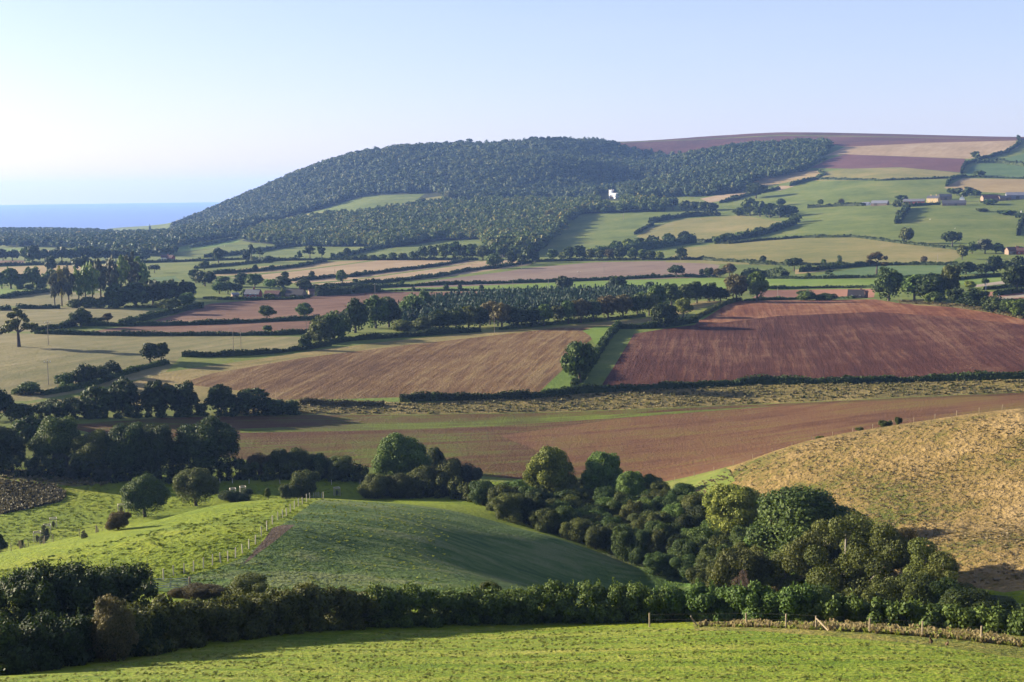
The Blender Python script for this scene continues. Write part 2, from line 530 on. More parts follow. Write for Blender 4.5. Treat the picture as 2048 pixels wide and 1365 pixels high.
DIRT = field_mat('bare_earth', C(104, 86, 66), C(132, 112, 90), C(154, 134, 110), big=4, fine=0.4, bump=0.15)
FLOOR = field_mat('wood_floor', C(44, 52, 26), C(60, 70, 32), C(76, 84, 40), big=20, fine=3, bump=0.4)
FENCEG = field_mat('rough_fence_grass', C(108, 126, 40), C(150, 152, 62), C(192, 172, 100), big=5, fine=0.5, bump=0.5, fine_amt=0.7)
TRACKM = field_mat('pale_track', C(176, 160, 140), C(200, 184, 162), C(214, 200, 180), big=6, fine=1, bump=0.05)
SHORE = field_mat('coastal_marsh', C(90, 104, 66), C(110, 118, 78), C(134, 134, 96), big=120, fine=6, bump=0.4)

# corner lists in photograph pixels (u, v) or, for hidden corners, (u, v, distance); later ones lie over earlier ones
FIELDS = [
 ('ground', G_DULL, None, None),
 # near
 ('field', G_LUSH, [(-600,0,60),(2650,0,60),(2650,0,300),(2048,0,310),(1330,0,300),(1000,0,308),(700,0,318),(300,0,325),(0,0,330),(-600,0,345)], 'lush green pasture on the valley floor around the spur'),
 ('field', G_NEAR, [(-600,0,11),(2640,0,11),(2640,0,104),(2048,1318),(1850,1290),(1650,1272),(1500,1262),(1300,1254),(1000,1256),(800,1262),(560,1276),(330,1308),(150,1342),(-20,1362,90),(-600,0,92)], 'sunlit green grass field along the bottom of the photo'),
 ('field', FENCEG, [(1390,1262),(1500,1262),(1650,1272),(1850,1290),(2048,1318),(2300,0,102),(2300,0,118),(2048,0,119),(1850,0,120),(1650,0,122),(1500,0,124),(1390,0,128)], 'strip of dry rough grass under the wire fence'),
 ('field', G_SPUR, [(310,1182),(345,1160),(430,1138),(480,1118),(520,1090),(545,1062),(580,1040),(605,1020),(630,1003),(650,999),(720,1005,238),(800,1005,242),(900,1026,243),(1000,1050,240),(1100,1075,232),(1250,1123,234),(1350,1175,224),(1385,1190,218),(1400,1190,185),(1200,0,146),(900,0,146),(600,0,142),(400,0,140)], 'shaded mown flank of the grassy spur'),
 ('field', DIRT, [(486,1128),(505,1106),(528,1080),(545,1056),(566,1050),(590,1050),(572,1064),(548,1084),(520,1104),(498,1122)], 'bare trodden earth beside the spur fence'),
 ('field', BRACK, [(-60,958),(50,964),(110,972),(134,990),(122,1004),(60,1018),(0,1030),(-60,1036)], 'patch of brown dead bracken in the pasture'),
 ('field', ROUGH, [(-60,938),(60,940),(150,950),(230,962),(150,974),(60,962),(-60,956)], 'tawny rough grass at the top of the pasture'),
 ('field', TUSS, [(1312,990,300),(1450,944,300),(1600,890,296),(1700,866,294),(1800,856,290),(1930,836,286),(2048,824,284),(2300,806,282),(2640,0,275),(2640,0,262),(2640,0,176),(2048,0,172),(1900,0,180),(1700,0,196),(1500,0,225),(1380,0,245)], 'tan tussocky hillside'),
 ('field', G_DULL, [(1312,990,300),(1400,962,300),(1450,950,298),(1470,962),(1420,990),(1400,0,240),(1370,0,245)], 'green corner of the tan hillside'),  # green grass; the duller green also stands in for the ash trees' shadow
 # arable beyond
 ('field', F1M, [(120,850),(330,836),(600,830),(830,830),(1100,826),(1300,818),(1600,806),(1800,796),(2048,785),(2640,0,428),(2640,0,270),(2048,0,302),(1600,0,306),(1330,0,303),(1000,0,312),(700,0,326),(500,0,332),(300,0,345),(100,0,372)], 'long arable field of brown soil with green shoots'),
 ('field', F1R, [(1000,872),(1250,836),(1500,816),(1800,800),(2048,790),(2640,0,424),(2640,0,270),(2048,0,302),(1600,0,306),(1330,0,303),(1150,0,318)], 'red-brown end of the long arable field'),
 ('field', F1G, [(480,858),(700,850),(1000,840),(1300,826),(1500,815),(1700,804),(1600,809),(1300,832),(1000,852),(700,862),(480,866)], 'bright band of green shoots in the arable field'),
 ('field', ROUGH, [(430,830),(560,800),(700,803),(860,806),(1000,796),(1150,789),(1400,771),(1700,765),(2048,756),(2640,0,440),(2640,0,428),(2048,784),(1800,795),(1600,805),(1300,817),(1100,825),(830,829),(600,829)], 'tawny rough grass strip below the long hedge'),
 ('field', G_BRIGHT, [(600,801),(800,796),(795,803),(700,806),(600,806)], None),
 ('field', OLIVE, [(-200,830,410),(30,812),(180,790),(330,745),(560,712),(640,700),(760,685),(900,670),(1000,663),(1140,651),(1290,637),(1400,602),(1450,602),(1330,640),(1240,652),(1180,670),(1080,786),(870,794),(560,800),(300,812),(30,826)], 'olive stubble margin sloping round the big brown field'),
 ('field', BIGB, [(560,800),(480,782),(360,768),(420,748),(600,717),(800,692),(1000,670),(1120,656),(1215,655),(1170,690),(1120,745),(1075,787),(870,792),(700,798)], 'big brown stubble field on the rise'),
 ('field', G_BRIGHT, [(1078,787),(1100,765),(1130,738),(1150,730),(1150,760),(1135,787)], 'bright green grass wedge beside the hedge oak'),
 ('field', G_BRIGHT, [(1165,662),(1190,654),(1230,652),(1215,672),(1190,690),(1180,672)], None),
 ('field', RED, [(1198,779),(1230,730),(1268,668),(1330,658),(1390,650),(1400,640),(1450,611),(1480,602),(1750,599),(1800,607),(1900,613),(2048,634),(2640,0,560),(2640,0,446),(2048,753),(1700,764),(1400,771),(1250,778)], 'large red ploughed field'),
 ('field', REDTOP, [(1392,645),(1450,611),(1480,602),(1750,599),(1800,607),(1900,613),(2048,634),(2640,0,560),(2640,0,548),(2048,650),(1900,634),(1750,624),(1560,632),(1440,646)], 'paler top of the red ploughed field'),
 ('field', G_DULL, [(1172,780),(1200,735),(1240,664),(1268,668),(1230,730),(1198,779)], 'grass headland beside the red field'),
 ('field', G_DULL, [(1240,664),(1300,655),(1395,641),(1390,650),(1330,658),(1268,668)], None),
 ('field', G_BRIGHT, [(1392,640),(1440,604),(1462,604),(1405,640)], None),
 ('field', OLIVE, [(1790,600),(1850,600),(1960,612),(2048,624),(2300,0,640),(2300,0,620),(2048,636),(1900,614),(1830,611)], 'grass margin at the top of the red field'),
 # vale, left
 ('field', G_TAN, [(-300,660),(80,668),(300,672),(600,674),(615,696),(365,711),(330,746),(180,782),(60,802),(-300,812)], 'big dry pasture with utility poles'),
 ('field', BROWN, [(150,668),(240,655),(330,650),(480,646),(625,642),(622,666),(450,668),(300,669)], 'narrow brown arable strip between two hedges'),
 ('field', BROWN, [(290,646),(350,630),(420,608),(540,598),(700,588),(780,583),(900,582),(1180,582),(1100,600),(900,610),(860,614),(640,636),(480,642)], 'brown arable field beside the red brick farmhouse'),
 ('field', G_TAN, [(-300,618),(0,616),(150,614),(330,622),(340,632),(290,642),(160,648),(80,664),(-300,658)], 'dry pasture behind the old oak'),
 ('field', G_BRIGHT, [(-300,575),(95,577),(40,588),(-300,594)], None),
 ('field', G_TAN, [(-300,596),(20,592),(100,583),(280,590),(250,610),(100,612),(-300,614)], None),
 ('field', STUB2, [(-300,540),(0,535),(150,529),(330,531),(280,548),(100,552),(-300,560)], 'pale stubble strip across the vale'),
 ('field', G_BRIGHT, [(-200,500),(0,498),(60,497),(66,505),(-200,508)], None),
 ('field', STUB2, [(30,506),(60,501),(170,501),(170,510),(90,514)], None),
 ('field', BROWN, [(-200,522),(48,521),(50,531),(-200,533)], None),
 ('field', G_DULL, [(250,536),(360,524),(480,520),(660,514),(520,530),(400,540),(300,548)], None),
 ('field', G_BLUE, [(300,556),(350,552),(360,562),(300,564)], None),
 ('field', STUB2, [(400,548),(520,534),(640,525),(745,520),(700,527),(600,540),(470,551),(400,554)], 'tan field beyond the farmhouse trees'),
 ('field', STUB, [(460,556),(600,542),(700,529),(760,521),(900,520),(965,523),(900,532),(760,551),(700,560),(600,567),(500,560)], 'pinkish stubble field crossing the vale'),
 ('field', STUB, [(620,569),(700,562),(770,552),(900,534),(985,520),(1070,520),(1060,530),(985,541),(880,556),(760,567),(640,574)], 'pinkish stubble field nearer than the first'),
 ('field', MAUVE, [(760,580),(880,560),(1000,545),(1060,536),(1190,525),(1350,522),(1440,530),(1425,555),(1150,563),(900,574)], 'greyish mauve stubble field'),
 ('field', G_BRIGHT, [(690,583),(800,576),(900,575),(1150,564),(1420,556),(1760,560),(1750,577),(1500,581),(1100,582),(800,584)], 'long pale green strip of pasture'),
 ('field', PINK, [(1520,581),(1750,578),(1760,0,725),(1510,0,735)], 'pink arable strip behind the red field'),
 ('field', G_BLUE, [(1590,560),(1660,546),(1740,533),(1985,530),(1990,546),(1880,553),(1640,558)], 'cool green field beyond the big tree'),
 ('field', STUB2, [(1590,540),(1640,533),(1710,532),(1650,543),(1590,549)], None),
 ('field', G_BRIGHT, [(1860,558),(2048,548),(2300,545),(2300,560),(2048,566),(1870,572)], None),
 ('field', PINK, [(1960,586),(2048,578),(2300,574),(2300,590),(2048,598),(1970,600)], None),
 ('road', TRACKM, [(1950,570),(2000,563),(2048,559),(2200,552),(2200,557),(2048,565),(2000,569),(1950,575)], 'pale lane between hedges'),
 ('road', TRACKM, [(1985,597),(2048,588),(2200,578),(2200,583),(2048,594),(1990,602)], 'pale farm track behind the dark trees'),
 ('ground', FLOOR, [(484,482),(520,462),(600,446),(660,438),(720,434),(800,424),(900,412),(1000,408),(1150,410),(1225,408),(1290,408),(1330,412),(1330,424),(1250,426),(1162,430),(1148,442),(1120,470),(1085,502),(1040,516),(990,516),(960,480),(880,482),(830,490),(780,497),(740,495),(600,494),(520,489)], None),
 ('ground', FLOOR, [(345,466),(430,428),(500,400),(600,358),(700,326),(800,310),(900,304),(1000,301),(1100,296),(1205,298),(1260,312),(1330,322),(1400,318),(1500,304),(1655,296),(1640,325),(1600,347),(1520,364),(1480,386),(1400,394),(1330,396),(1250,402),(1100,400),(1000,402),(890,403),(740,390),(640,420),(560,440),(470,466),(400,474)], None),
 # slopes
 ('field', G_DULL, [(340,525),(440,500),(600,494),(745,494),(690,510),(560,520),(450,532),(350,543)], None),
 ('field', G_BRIGHT, [(345,498),(400,484),(476,477),(480,484),(420,496),(350,506)], None),
 ('field', G_DULL, [(355,516),(430,500),(500,486),(620,492),(700,498),(560,520),(420,530)], None),
 ('field', G_DULL, [(735,512),(790,500),(880,483),(960,476),(1050,477),(1000,492),(880,500),(800,513)], None),
 ('field', G_DULL, [(1070,512),(1100,478),(1140,440),(1160,428),(1305,424),(1295,448),(1270,470),(1200,488),(1100,510)], 'green field on the slope beside the long wood'),
 ('field', G_TANFAR, [(1272,474),(1300,456),(1370,438),(1480,431),(1572,445),(1500,466),(1400,482),(1320,482)], None),
 ('field', G_TANFAR, [(1330,525),(1365,497),(1480,481),(1560,476),(1700,474),(1840,486),(1935,506),(1900,525),(1700,530),(1540,531),(1400,527)], 'broad dry pasture on the lower slope'),
 ('field', G_DULL, [(1380,496),(1460,474),(1560,452),(1650,424),(1750,414),(1900,410),(2048,410),(2500,405),(2500,500),(2048,502),(1935,504),(1840,485),(1700,472),(1560,474),(1480,480)], 'sheep pasture below the hill farm'),
 ('field', G_DULL, [(1460,420),(1500,402),(1570,382),(1600,370),(1660,362),(1880,360),(1875,380),(1900,398),(1720,412),(1620,418),(1560,428)], None),
 ('field', G_TANFAR, [(1610,362),(1640,346),(1690,338),(1800,334),(1920,347),(1895,358),(1800,361),(1660,362)], None),
 ('field', PURPLE, [(1620,336),(1660,318),(1690,309),(1930,318),(1926,346),(1800,335),(1700,338)], 'purple brown field high on the hill'),
 ('field', STUB, [(1650,312),(1690,294),(1860,286),(2030,279),(2036,296),(1940,318),(1690,309)], 'tan field near the top of the hill'),
 ('field', STUB2, [(1888,376),(1925,357),(2048,359),(2400,362),(2400,392),(2048,388),(1905,382)], None),
 ('field', G_BLUE, [(1930,350),(1945,332),(2048,308),(2500,290),(2500,355),(2048,356)], None),
 ('field', STUB2, [(1490,372),(1540,350),(1645,340),(1640,352),(1570,366),(1510,378)], None),
 ('field', STUB, [(1400,398),(1440,390),(1505,383),(1480,394),(1420,406)], None),
 ('field', STUB, [(1535,381),(1560,372),(1590,372),(1560,382)], None),
 ('field', MOOR, [(1205,286),(1400,279),(1560,270),(1800,274),(2048,281),(2600,0,2700),(2600,0,3300),(2048,0,3300),(1560,0,3500),(1100,0,3400),(1205,0,3000),(1240,0,2950)], 'heather moor along the hilltop'),
 ('field', MOOR, [(1205,287),(1400,280),(1560,272),(1800,275),(2048,281),(1860,286),(1690,294),(1640,284),(1500,292),(1400,302),(1330,310),(1240,300)], None),
 ('field', G_DULL, [(640,420),(690,404),(740,392),(850,388),(830,402),(790,414),(700,426),(640,432)], 'sloping green field in the wood'),
 ('field', G_TANFAR, [(795,414),(850,397),(892,391),(880,402),(830,412)], None),
 ('field', G_TANFAR, [(555,440),(600,430),(650,424),(700,428),(640,434),(560,446)], None),
 ('field', G_DULL, [(1320,388),(1400,396),(1360,402),(1330,404),(1310,398)], None),
]


def build_land():
    pts = []
    rr = random.Random(3)
    ss = np.linspace(math.log(10.2), math.log(8800), 520)
    for j, s in enumerate(ss):
        st = 0.0085 if 5.0 < s < 8.3 else 0.02
        n = int(1.22 / st)
        for i in range(n + 1):
            a = -0.61 + 1.22 * i / n
            edge = i in (0, n) or j in (0, len(ss) - 1)
            pts.append(Vector((a + (0 if edge else rr.uniform(-.3, .3) * st), s + (0 if edge else rr.uniform(-.004, .004)))))
    npt = len(pts)
    faces = []
    for nm, m, poly, lab in FIELDS[1:]:
        tr = trace(poly, True, 12)
        f = []
        for a, s in tr:
            f.append(len(pts)); pts.append(Vector((max(-0.605, min(0.605, a)), max(2.33, min(9.0, s)))))
        ar = sum(pts[f[i - 1]].cross(pts[f[i]]) for i in range(len(f)))
        faces.append(f if ar > 0 else f[::-1])
    V, E_, Fc, _, _, of = geometry.delaunay_2d_cdt(pts, [], faces, 0, 1e-6)
    L = np.array([(v[0], v[1]) for v in V])
    W = as_world(L)
    owner = np.array([(max(o) + 1) if o else 0 for o in of])
    tri = np.array([list(f) for f in Fc if True], dtype=object)
    tri = np.array([f[:3] for f in Fc], np.int32)
    # normals up
    P = W[tri]
    nz = np.cross(P[:, 1] - P[:, 0], P[:, 2] - P[:, 0])[:, 2]
    tri[nz < 0] = tri[nz < 0][:, ::-1]
    # smooth vertex normals of the whole sheet, so seams between fields do not show
    P = W[tri]; fn = np.cross(P[:, 1] - P[:, 0], P[:, 2] - P[:, 0])
    vn = np.zeros_like(W)
    for k in range(3):
        np.add.at(vn, tri[:, k], fn)
    vn /= np.linalg.norm(vn, axis=1, keepdims=True) + 1e-12
    for k, (nm, m, poly, lab) in enumerate(FIELDS):
        sel = tri[owner == k]
        if not len(sel):
            print('EMPTY FIELD', k, lab); continue
        used, inv = np.unique(sel, return_inverse=True)
        me = mesh_np(nm, W[used], None, m, tris=inv.reshape(-1, 3), smooth=True)
        me.normals_split_custom_set_from_vertices([tuple(q) for q in vn[used]])
        tag(put(nm, me), lab, None, None, 'structure')


build_land()

# the sea, flat to the horizon
SEA = bpy.data.materials.new('sea_water')
_T = NT(SEA)
_o = _T.n('ShaderNodeOutputMaterial'); _b = _T.n('ShaderNodeBsdfPrincipled')
_b.inputs['Base Color'].default_value = (0.135, 0.200, 0.40, 1.0); _b.inputs['Roughness'].default_value = 0.6
_b.inputs['Specular IOR Level'].default_value = 0.08
_g = _T.n('ShaderNodeNewGeometry'); _n = _T.n('ShaderNodeTexNoise'); _n.inputs['Scale'].default_value = 0.15; _n.inputs['Detail'].default_value = 4
_T.l(_g.outputs['Position'], _n.inputs['Vector'])
_bp = _T.n('ShaderNodeBump'); _bp.inputs['Distance'].default_value = 0.25; _T.l(_n.outputs[0], _bp.inputs['Height']); _T.l(_bp.outputs[0], _b.inputs['Normal'])
_T.l(_b.outputs[0], _o.inputs[0])
_v = [(0, 3000, 0)]
_q = []
_N = 48
_rad = [3000, 4500, 7000, 11000, 18000]
_V = []
for r_ in _rad:
    for i in range(_N + 1):
        a_ = -0.75 + 1.5 * i / _N
        _V.append((math.sin(a_) * r_, math.cos(a_) * r_, 0.0))
for j in range(len(_rad) - 1):
    for i in range(_N):
        k = j * (_N + 1) + i
        _q.append((k, k + 1, k + _N + 2, k + _N + 1))
tag(put('sea', mesh_np('sea', _V, _q, SEA)), 'calm blue sea reaching the horizon', None, None, 'structure')

# the air: pale haze over the whole vale
def box_mesh(name, x0, x1, y0, y1, z0, z1, mat):
    V = [(x, y, z) for z in (z0, z1) for y in (y0, y1) for x in (x0, x1)]
    Q = [(0, 2, 3, 1), (4, 5, 7, 6), (0, 1, 5, 4), (2, 6, 7, 3), (0, 4, 6, 2), (1, 3, 7, 5)]
    return mesh_np(name, V, Q, mat)


HAZE = bpy.data.materials.new('haze_air')
_T = NT(HAZE)
_o = _T.n('ShaderNodeOutputMaterial'); _p = _T.n('ShaderNodeVolumePrincipled')
_p.inputs['Color'].default_value = (0.27, 0.46, 1.0, 1.0)
_p.inputs['Density'].default_value = 0.000055
_p.inputs['Anisotropy'].default_value = 0.15
_T.l(_p.outputs[0], _o.inputs['Volume'])
HAZE.cycles.homogeneous_volume = True if hasattr(HAZE, 'cycles') else None
tag(put('haze', box_mesh('haze', -14000, 14000, -60, 18600, -22, 300, HAZE)), None, None, None, 'stuff')


# ------------------------------------------------------------------ plants
def L4(*c): return tuple(c) + (1.0,)


LM = {
 'dark': leaf_mat('leaves_dark', L4(.011, .021, .004), L4(.044, .066, .013)),
 'mid': leaf_mat('leaves_mid', L4(.022, .044, .007), L4(.080, .118, .022)),
 'light': leaf_mat('leaves_light', L4(.040, .072, .011), L4(.120, .172, .036)),
 'lime': leaf_mat('leaves_lime', L4(.060, .086, .008), L4(.175, .198, .030)),
 'yellow': leaf_mat('leaves_yellow', L4(.090, .088, .014), L4(.220, .185, .040)),
 'olive': leaf_mat('leaves_olive', L4(.028, .040, .007), L4(.094, .108, .022)),
 'brown': leaf_mat('leaves_brown', L4(.036, .033, .009), L4(.108, .084, .028)),
 'conifer': leaf_mat('needles_blue_green', L4(.010, .025, .014), L4(.032, .060, .033)),
 'grey': leaf_mat('leaves_grey', L4(.030, .036, .018), L4(.090, .100, .056)),
 'wood': leaf_mat('leaves_far_wood', L4(.012, .028, .008), L4(.042, .068, .018), odd=L4(.070, .072, .018)),
 'woodgreen': leaf_mat('leaves_lower_wood', L4(.015, .034, .006), L4(.064, .098, .020), odd=L4(.130, .120, .024)),
 'tan': leaf_mat('leaves_tan', L4(.050, .048, .014), L4(.165, .145, .056)),
 'twig': leaf_mat('bare_twigs', L4(.055, .034, .025), L4(.115, .076, .058)),
}
BARK = plain_mat('bark', L4(0.0646, 0.0517, 0.0395), 0.9, 0.1, 0.3, 6.0)
BARKP = plain_mat('pale_bark', L4(0.1976, 0.1786, 0.1520), 0.9, 0.1, 0.25, 6.0)

_ICO = None


def ico():
    global _ICO
    if _ICO is None:
        t = (1 + 5 ** .5) / 2
        V = np.array([(-1, t, 0), (1, t, 0), (-1, -t, 0), (1, -t, 0), (0, -1, t), (0, 1, t), (0, -1, -t), (0, 1, -t), (t, 0, -1), (t, 0, 1), (-t, 0, -1), (-t, 0, 1)], float)
        V /= np.linalg.norm(V[0])
        F = [(0, 11, 5), (0, 5, 1), (0, 1, 7), (0, 7, 10), (0, 10, 11), (1, 5, 9), (5, 11, 4), (11, 10, 2), (10, 7, 6), (7, 1, 8), (3, 9, 4), (3, 4, 2), (3, 2, 6), (3, 6, 8), (3, 8, 9), (4, 9, 5), (2, 4, 11), (6, 2, 10), (8, 6, 7), (9, 8, 1)]
        _ICO = (V, np.array(F))
    return _ICO


def unit(n, rng):
    q = rng.normal(size=(n, 3))
    return q / np.linalg.norm(q, axis=1, keepdims=True)


def cards(P, N, size, rng, tint, aspect=(0.6, 1.0)):
    """a leaf-sized quad at each point, facing about along its normal."""
    n = len(P)
    r = unit(n, rng)
    t1 = np.cross(N, r); t1 /= np.linalg.norm(t1, axis=1, keepdims=True) + 1e-9
    t2 = np.cross(N, t1)
    s = (size * rng.uniform(0.55, 1.25, n))[:, None] * 0.5
    a = rng.uniform(aspect[0], aspect[1], n)[:, None]
    k = rng.uniform(0.55, 1.0, (n, 1))
    V = np.stack([P - t1 * s - t2 * s * a * k, P + t1 * s * k - t2 * s * a, P + t1 * s + t2 * s * a * k, P - t1 * s * k + t2 * s * a], 1).reshape(-1, 3)
    Q = np.arange(4 * n).reshape(n, 4)
    return V, Q, np.clip(tint, 0, 1)


def leaf_cloud(lobes, n, leaf, rng, jit=0.55, shell=(0.74, 1.14), low=-0.55):
    lobes = np.array(lobes, float)
    w = (lobes[:, 3] * lobes[:, 4] + lobes[:, 3] * lobes[:, 5])
    w /= w.sum()
    lt = rng.normal(0, 0.13, len(lobes))
    Ps, Ns, Ts = [], [], []
    got = 0
    for _ in range(12):
        m = int((n - got) * 1.6) + 50
        i = rng.choice(len(lobes), m, p=w)
        D = unit(m, rng)
        D = D[:]
        ok = D[:, 2] > low - 0.45 * rng.random(m)
        P = lobes[i, :3] + D * lobes[i, 3:] * rng.uniform(shell[0], shell[1], m)[:, None]
        q = ((P[:, None] - lobes[None, :, :3]) / lobes[None, :, 3:]) ** 2
        q = q.sum(-1); q[np.arange(m), i] = 9
        ok &= (q.min(1) > 0.62)
        ok &= P[:, 2] > 0.0
        P, D, i = P[ok], D[ok], i[ok]
        N = D / lobes[i, 3:]; N /= np.linalg.norm(N, axis=1, keepdims=True)
        N = N + rng.normal(0, jit, N.shape); N /= np.linalg.norm(N, axis=1, keepdims=True)
        Ps.append(P); Ns.append(N); Ts.append(0.5 + lt[i] + rng.normal(0, 0.2, len(i)))
        got += len(P)
        if got >= n: break
    P = np.concatenate(Ps)[:n]; N = np.concatenate(Ns)[:n]; T = np.concatenate(Ts)[:n]
    return cards(P, N, leaf, rng, T)


def cores(lobes, k, rng):
    V0, F0 = ico()
    V, F = [], []
    for j, lb in enumerate(lobes):
        V.append(np.array(lb[:3]) + V0 * np.array(lb[3:]) * k * rng.uniform(0.85, 1.1, (12, 1)))
        F.append(F0 + 12 * j)
    return np.concatenate(V), np.concatenate(F)


def tube(path, radii, sides=6):
    """tapered tube along points; returns V, Q."""
    path = [Vector(p) for p in path]
    V = []; Q = []
    for i, p in enumerate(path):
        d = (path[min(i + 1, len(path) - 1)] - path[max(i - 1, 0)]).normalized()
        x = d.cross(Vector((0.31, 0.9, 0.2))).normalized(); y = d.cross(x)
        for k in range(sides):
            a = 2 * math.pi * k / sides
            V.append(p + (x * math.cos(a) + y * math.sin(a)) * radii[i])
    for i in range(len(path) - 1):
        for k in range(sides):
            a, b = i * sides + k, i * sides + (k + 1) % sides
            Q.append((a, b, b + sides, a + sides))
    return [tuple(v) for v in V], Q


def sub_lobes(base, n, r, rng, zmin=0.0, out=0.86):
    """small lumps over the surface of a base ellipsoid."""
    L = []
    while len(L) < n:
        d = unit(1, rng)[0]
        if d[2] < -0.35: continue
        p = np.array(base[:3]) + d * np.array(base[3:]) * out * rng.uniform(0.9, 1.05)
        q = r * rng.uniform(0.7, 1.3)
        if p[2] - q * .8 < zmin: continue
        L.append((*p, q, q, q * rng.uniform(.75, 1.0)))
    return L


def lobes_for(kind, rng):
    """crown in a unit box: x, y in -0.5..0.5, z in 0..1."""
    if kind == 'dome':
        b = (0, 0, .48, .37, .37, .42)
        return [b] + sub_lobes(b, 30, .125, rng, .01, .97), 0.06
    if kind == 'ash':
        b = (0, 0, .52, .34, .34, .36)
        return [b] + sub_lobes(b, 34, .105, rng, .06, 1.0), 0.12
    if kind == 'oak':
        b = (rng.uniform(-.05, .05), 0, .52, .31, .31, .36)
        return [b] + sub_lobes(b, 20, .145, rng, .07, 1.0), 0.14
    if kind == 'spread':
        b = (0, 0, .60, .38, .38, .26)
        return [b] + sub_lobes(b, 16, .13, rng, .22, 1.0), 0.25
    if kind == 'open':
        L = []
        for x, z, r in ((-.34, .46, .15), (-.16, .52, .15), (-.05, .63, .11), (.20, .52, .12), (.36, .50, .11), (.02, .84, .12), (.14, .76, .09), (-.13, .80, .09), (.24, .68, .07), (-.25, .62, .07), (.42, .42, .06), (-.46, .38, .06), (-.05, .93, .06)):
            L.append((x, rng.uniform(-.18, .18), z, r, r * 1.1, r * .62))
        return L, 0.3
    if kind == 'flat':
        L = []
        for x, z, r in ((0, .9, .22), (-.2, .8, .18), (.22, .78, .2), (-.12, .55, .15), (.28, .5, .16), (-.3, .62, .12)):
            L.append((x, rng.uniform(-.15, .15), z, r, r, r * .42))
        return L, 0.45
    if kind == 'bush':
        L = [(0, 0, .38, .32, .32, .40)]
        for k in range(20):
            a = rng.uniform(0, 6.283); q = rng.uniform(.12, .39); r = rng.uniform(.08, .17)
            L.append((math.cos(a) * q, math.sin(a) * q, rng.uniform(.15, .95 - r - q * .6), r, r, r))
        return L, 0.0
    if kind == 'low':
        L = []
        for k in range(12):
            a = rng.uniform(0, 6.283); q = rng.uniform(0, .38); r = rng.uniform(.11, .18)
            L.append((math.cos(a) * q, math.sin(a) * q, rng.uniform(.2, .62), r, r, rng.uniform(.3, .42)))
        return L, 0.0
    if kind == 'poplar':
        L = []
        for k in range(13):
            z = .36 + .56 * k / 12; r = .27 * math.sin(math.pi * (0.18 + .72 * (k / 12)))
            L.append((rng.uniform(-.14, .14), rng.uniform(-.14, .14), z, r, r, .09))
        return L, 0.5
    if kind == 'wispy':
        L = []
        for k in range(26):
            z = rng.uniform(.14, .92); q = .40 * math.sin(math.pi * min(1, .25 + z * .72)) * rng.uniform(.2, 1); a = rng.uniform(0, 6.283)
            r = rng.uniform(.09, .16)
            L.append((math.cos(a) * q, math.sin(a) * q, z, r, r, r * .75))
        return L, 0.3
    if kind == 'spruce':
        L = []
        for k in range(9):
            z = .10 + .84 * k / 8; r = .42 * (1 - k / 8.6)
            L.append((rng.uniform(-.03, .03), rng.uniform(-.03, .03), z, r, r, .10))
        return L, 0.05
    if kind == 'column':
        L = []
        for k in range(8):
            z = .16 + .7 * k / 7
            L.append((rng.uniform(-.1, .1), rng.uniform(-.1, .1), z, .33, .33, .16))
        return L, 0.05
    raise KeyError(kind)


NCARD = {'near': 15000, 'mid': 1500, 'far': 380, 'tiny': 130}
LEAF = {'near': .0235, 'mid': .070, 'far': .135, 'tiny': .24}
NVAR = {'near': 4, 'mid': 4, 'far': 4, 'tiny': 3}
_CROWN = {}
_TRUNK = {}


def crown(kind, lod, mat, var):
    mat0 = mat; mat = 'twig' if mat == 'twig' else 'mid'
    key = (kind, lod, mat, var)
    if key not in _CROWN:
        rng = np.random.default_rng((sum(map(ord, kind + lod)) * 31 + var) * 7 + 5)
        L, _ = lobes_for(kind, rng)
        n = NCARD[lod]; lf = LEAF[lod]; jit = .52
        thin = kind in ('wispy', 'poplar')
        if kind in ('open', 'flat', 'spread', 'column'): n = int(n * .75)
        if kind in ('ash',): jit = .42
        if thin: n = int(n * (1.0 if kind == 'wispy' else 1.0)); lf *= .85
        if mat == 'twig': n = int(n * .6); lf *= .55
        V, Q, T = leaf_cloud(L, n, lf, rng, jit)
        if kind == 'spruce' or kind == 'flat':
            V = V.copy()
        tris = None
        if not thin and mat != 'twig':
            cv, cf = cores(L, .72 if kind in ('dome', 'ash', 'bush', 'low', 'oak') else .6, rng)
            cv[:, 2] = np.maximum(cv[:, 2], 0.0)
            tris = cf + len(V); V = np.concatenate([V, cv])
            T = np.concatenate([T, rng.uniform(.2, .6, len(cf))])
        _CROWN[key] = mesh_np('crown', V, Q, LM[mat], T, tris)
    return _CROWN[key]


def trunk(kind, lod, var, pale=False):
    key = (kind, lod in ('near', 'mid'), var, pale)
    if key not in _TRUNK:
        rng = np.random.default_rng((sum(map(ord, kind + lod)) * 31 + var) * 7 + 5)
        L, h0 = lobes_for(kind, rng)
        r = .034 if kind not in ('poplar', 'wispy') else .020
        if kind == 'open': r = .042
        lean = rng.uniform(-.03, .03, 2)
        top = .80 if kind in ('spruce', 'poplar', 'column', 'wispy') else max(.42, h0 + .2)
        fork = Vector((lean[0], lean[1], top))
        mid_ = Vector((lean[0] * .3, lean[1] * .3, top * .45))
        V, Q = tube([(0, 0, -.05), (0, 0, .01), mid_, fork], [r * 1.7, r * 1.35, r, r * .55])
        V = list(V)
        pick = sorted(range(len(L)), key=lambda i: -L[i][3])[1:8] if kind not in ('spruce',) else []
        for i in pick:
            c = Vector(L[i][:3])
            s = mid_.lerp(fork, min(1, max(.3, (c.z - .25) / max(.2, top))))
            m = s.lerp(c, .55) + Vector((0, 0, .03))
            v2, q2 = tube([s, m, c], [r * .5, r * .34, r * .14], 5)
            k = len(V); V += v2; Q += [tuple(x + k for x in f) for f in q2]
        _TRUNK[key] = mesh_np('trunk', V, Q, BARKP if pale else BARK, None, None, True)
    return _TRUNK[key]


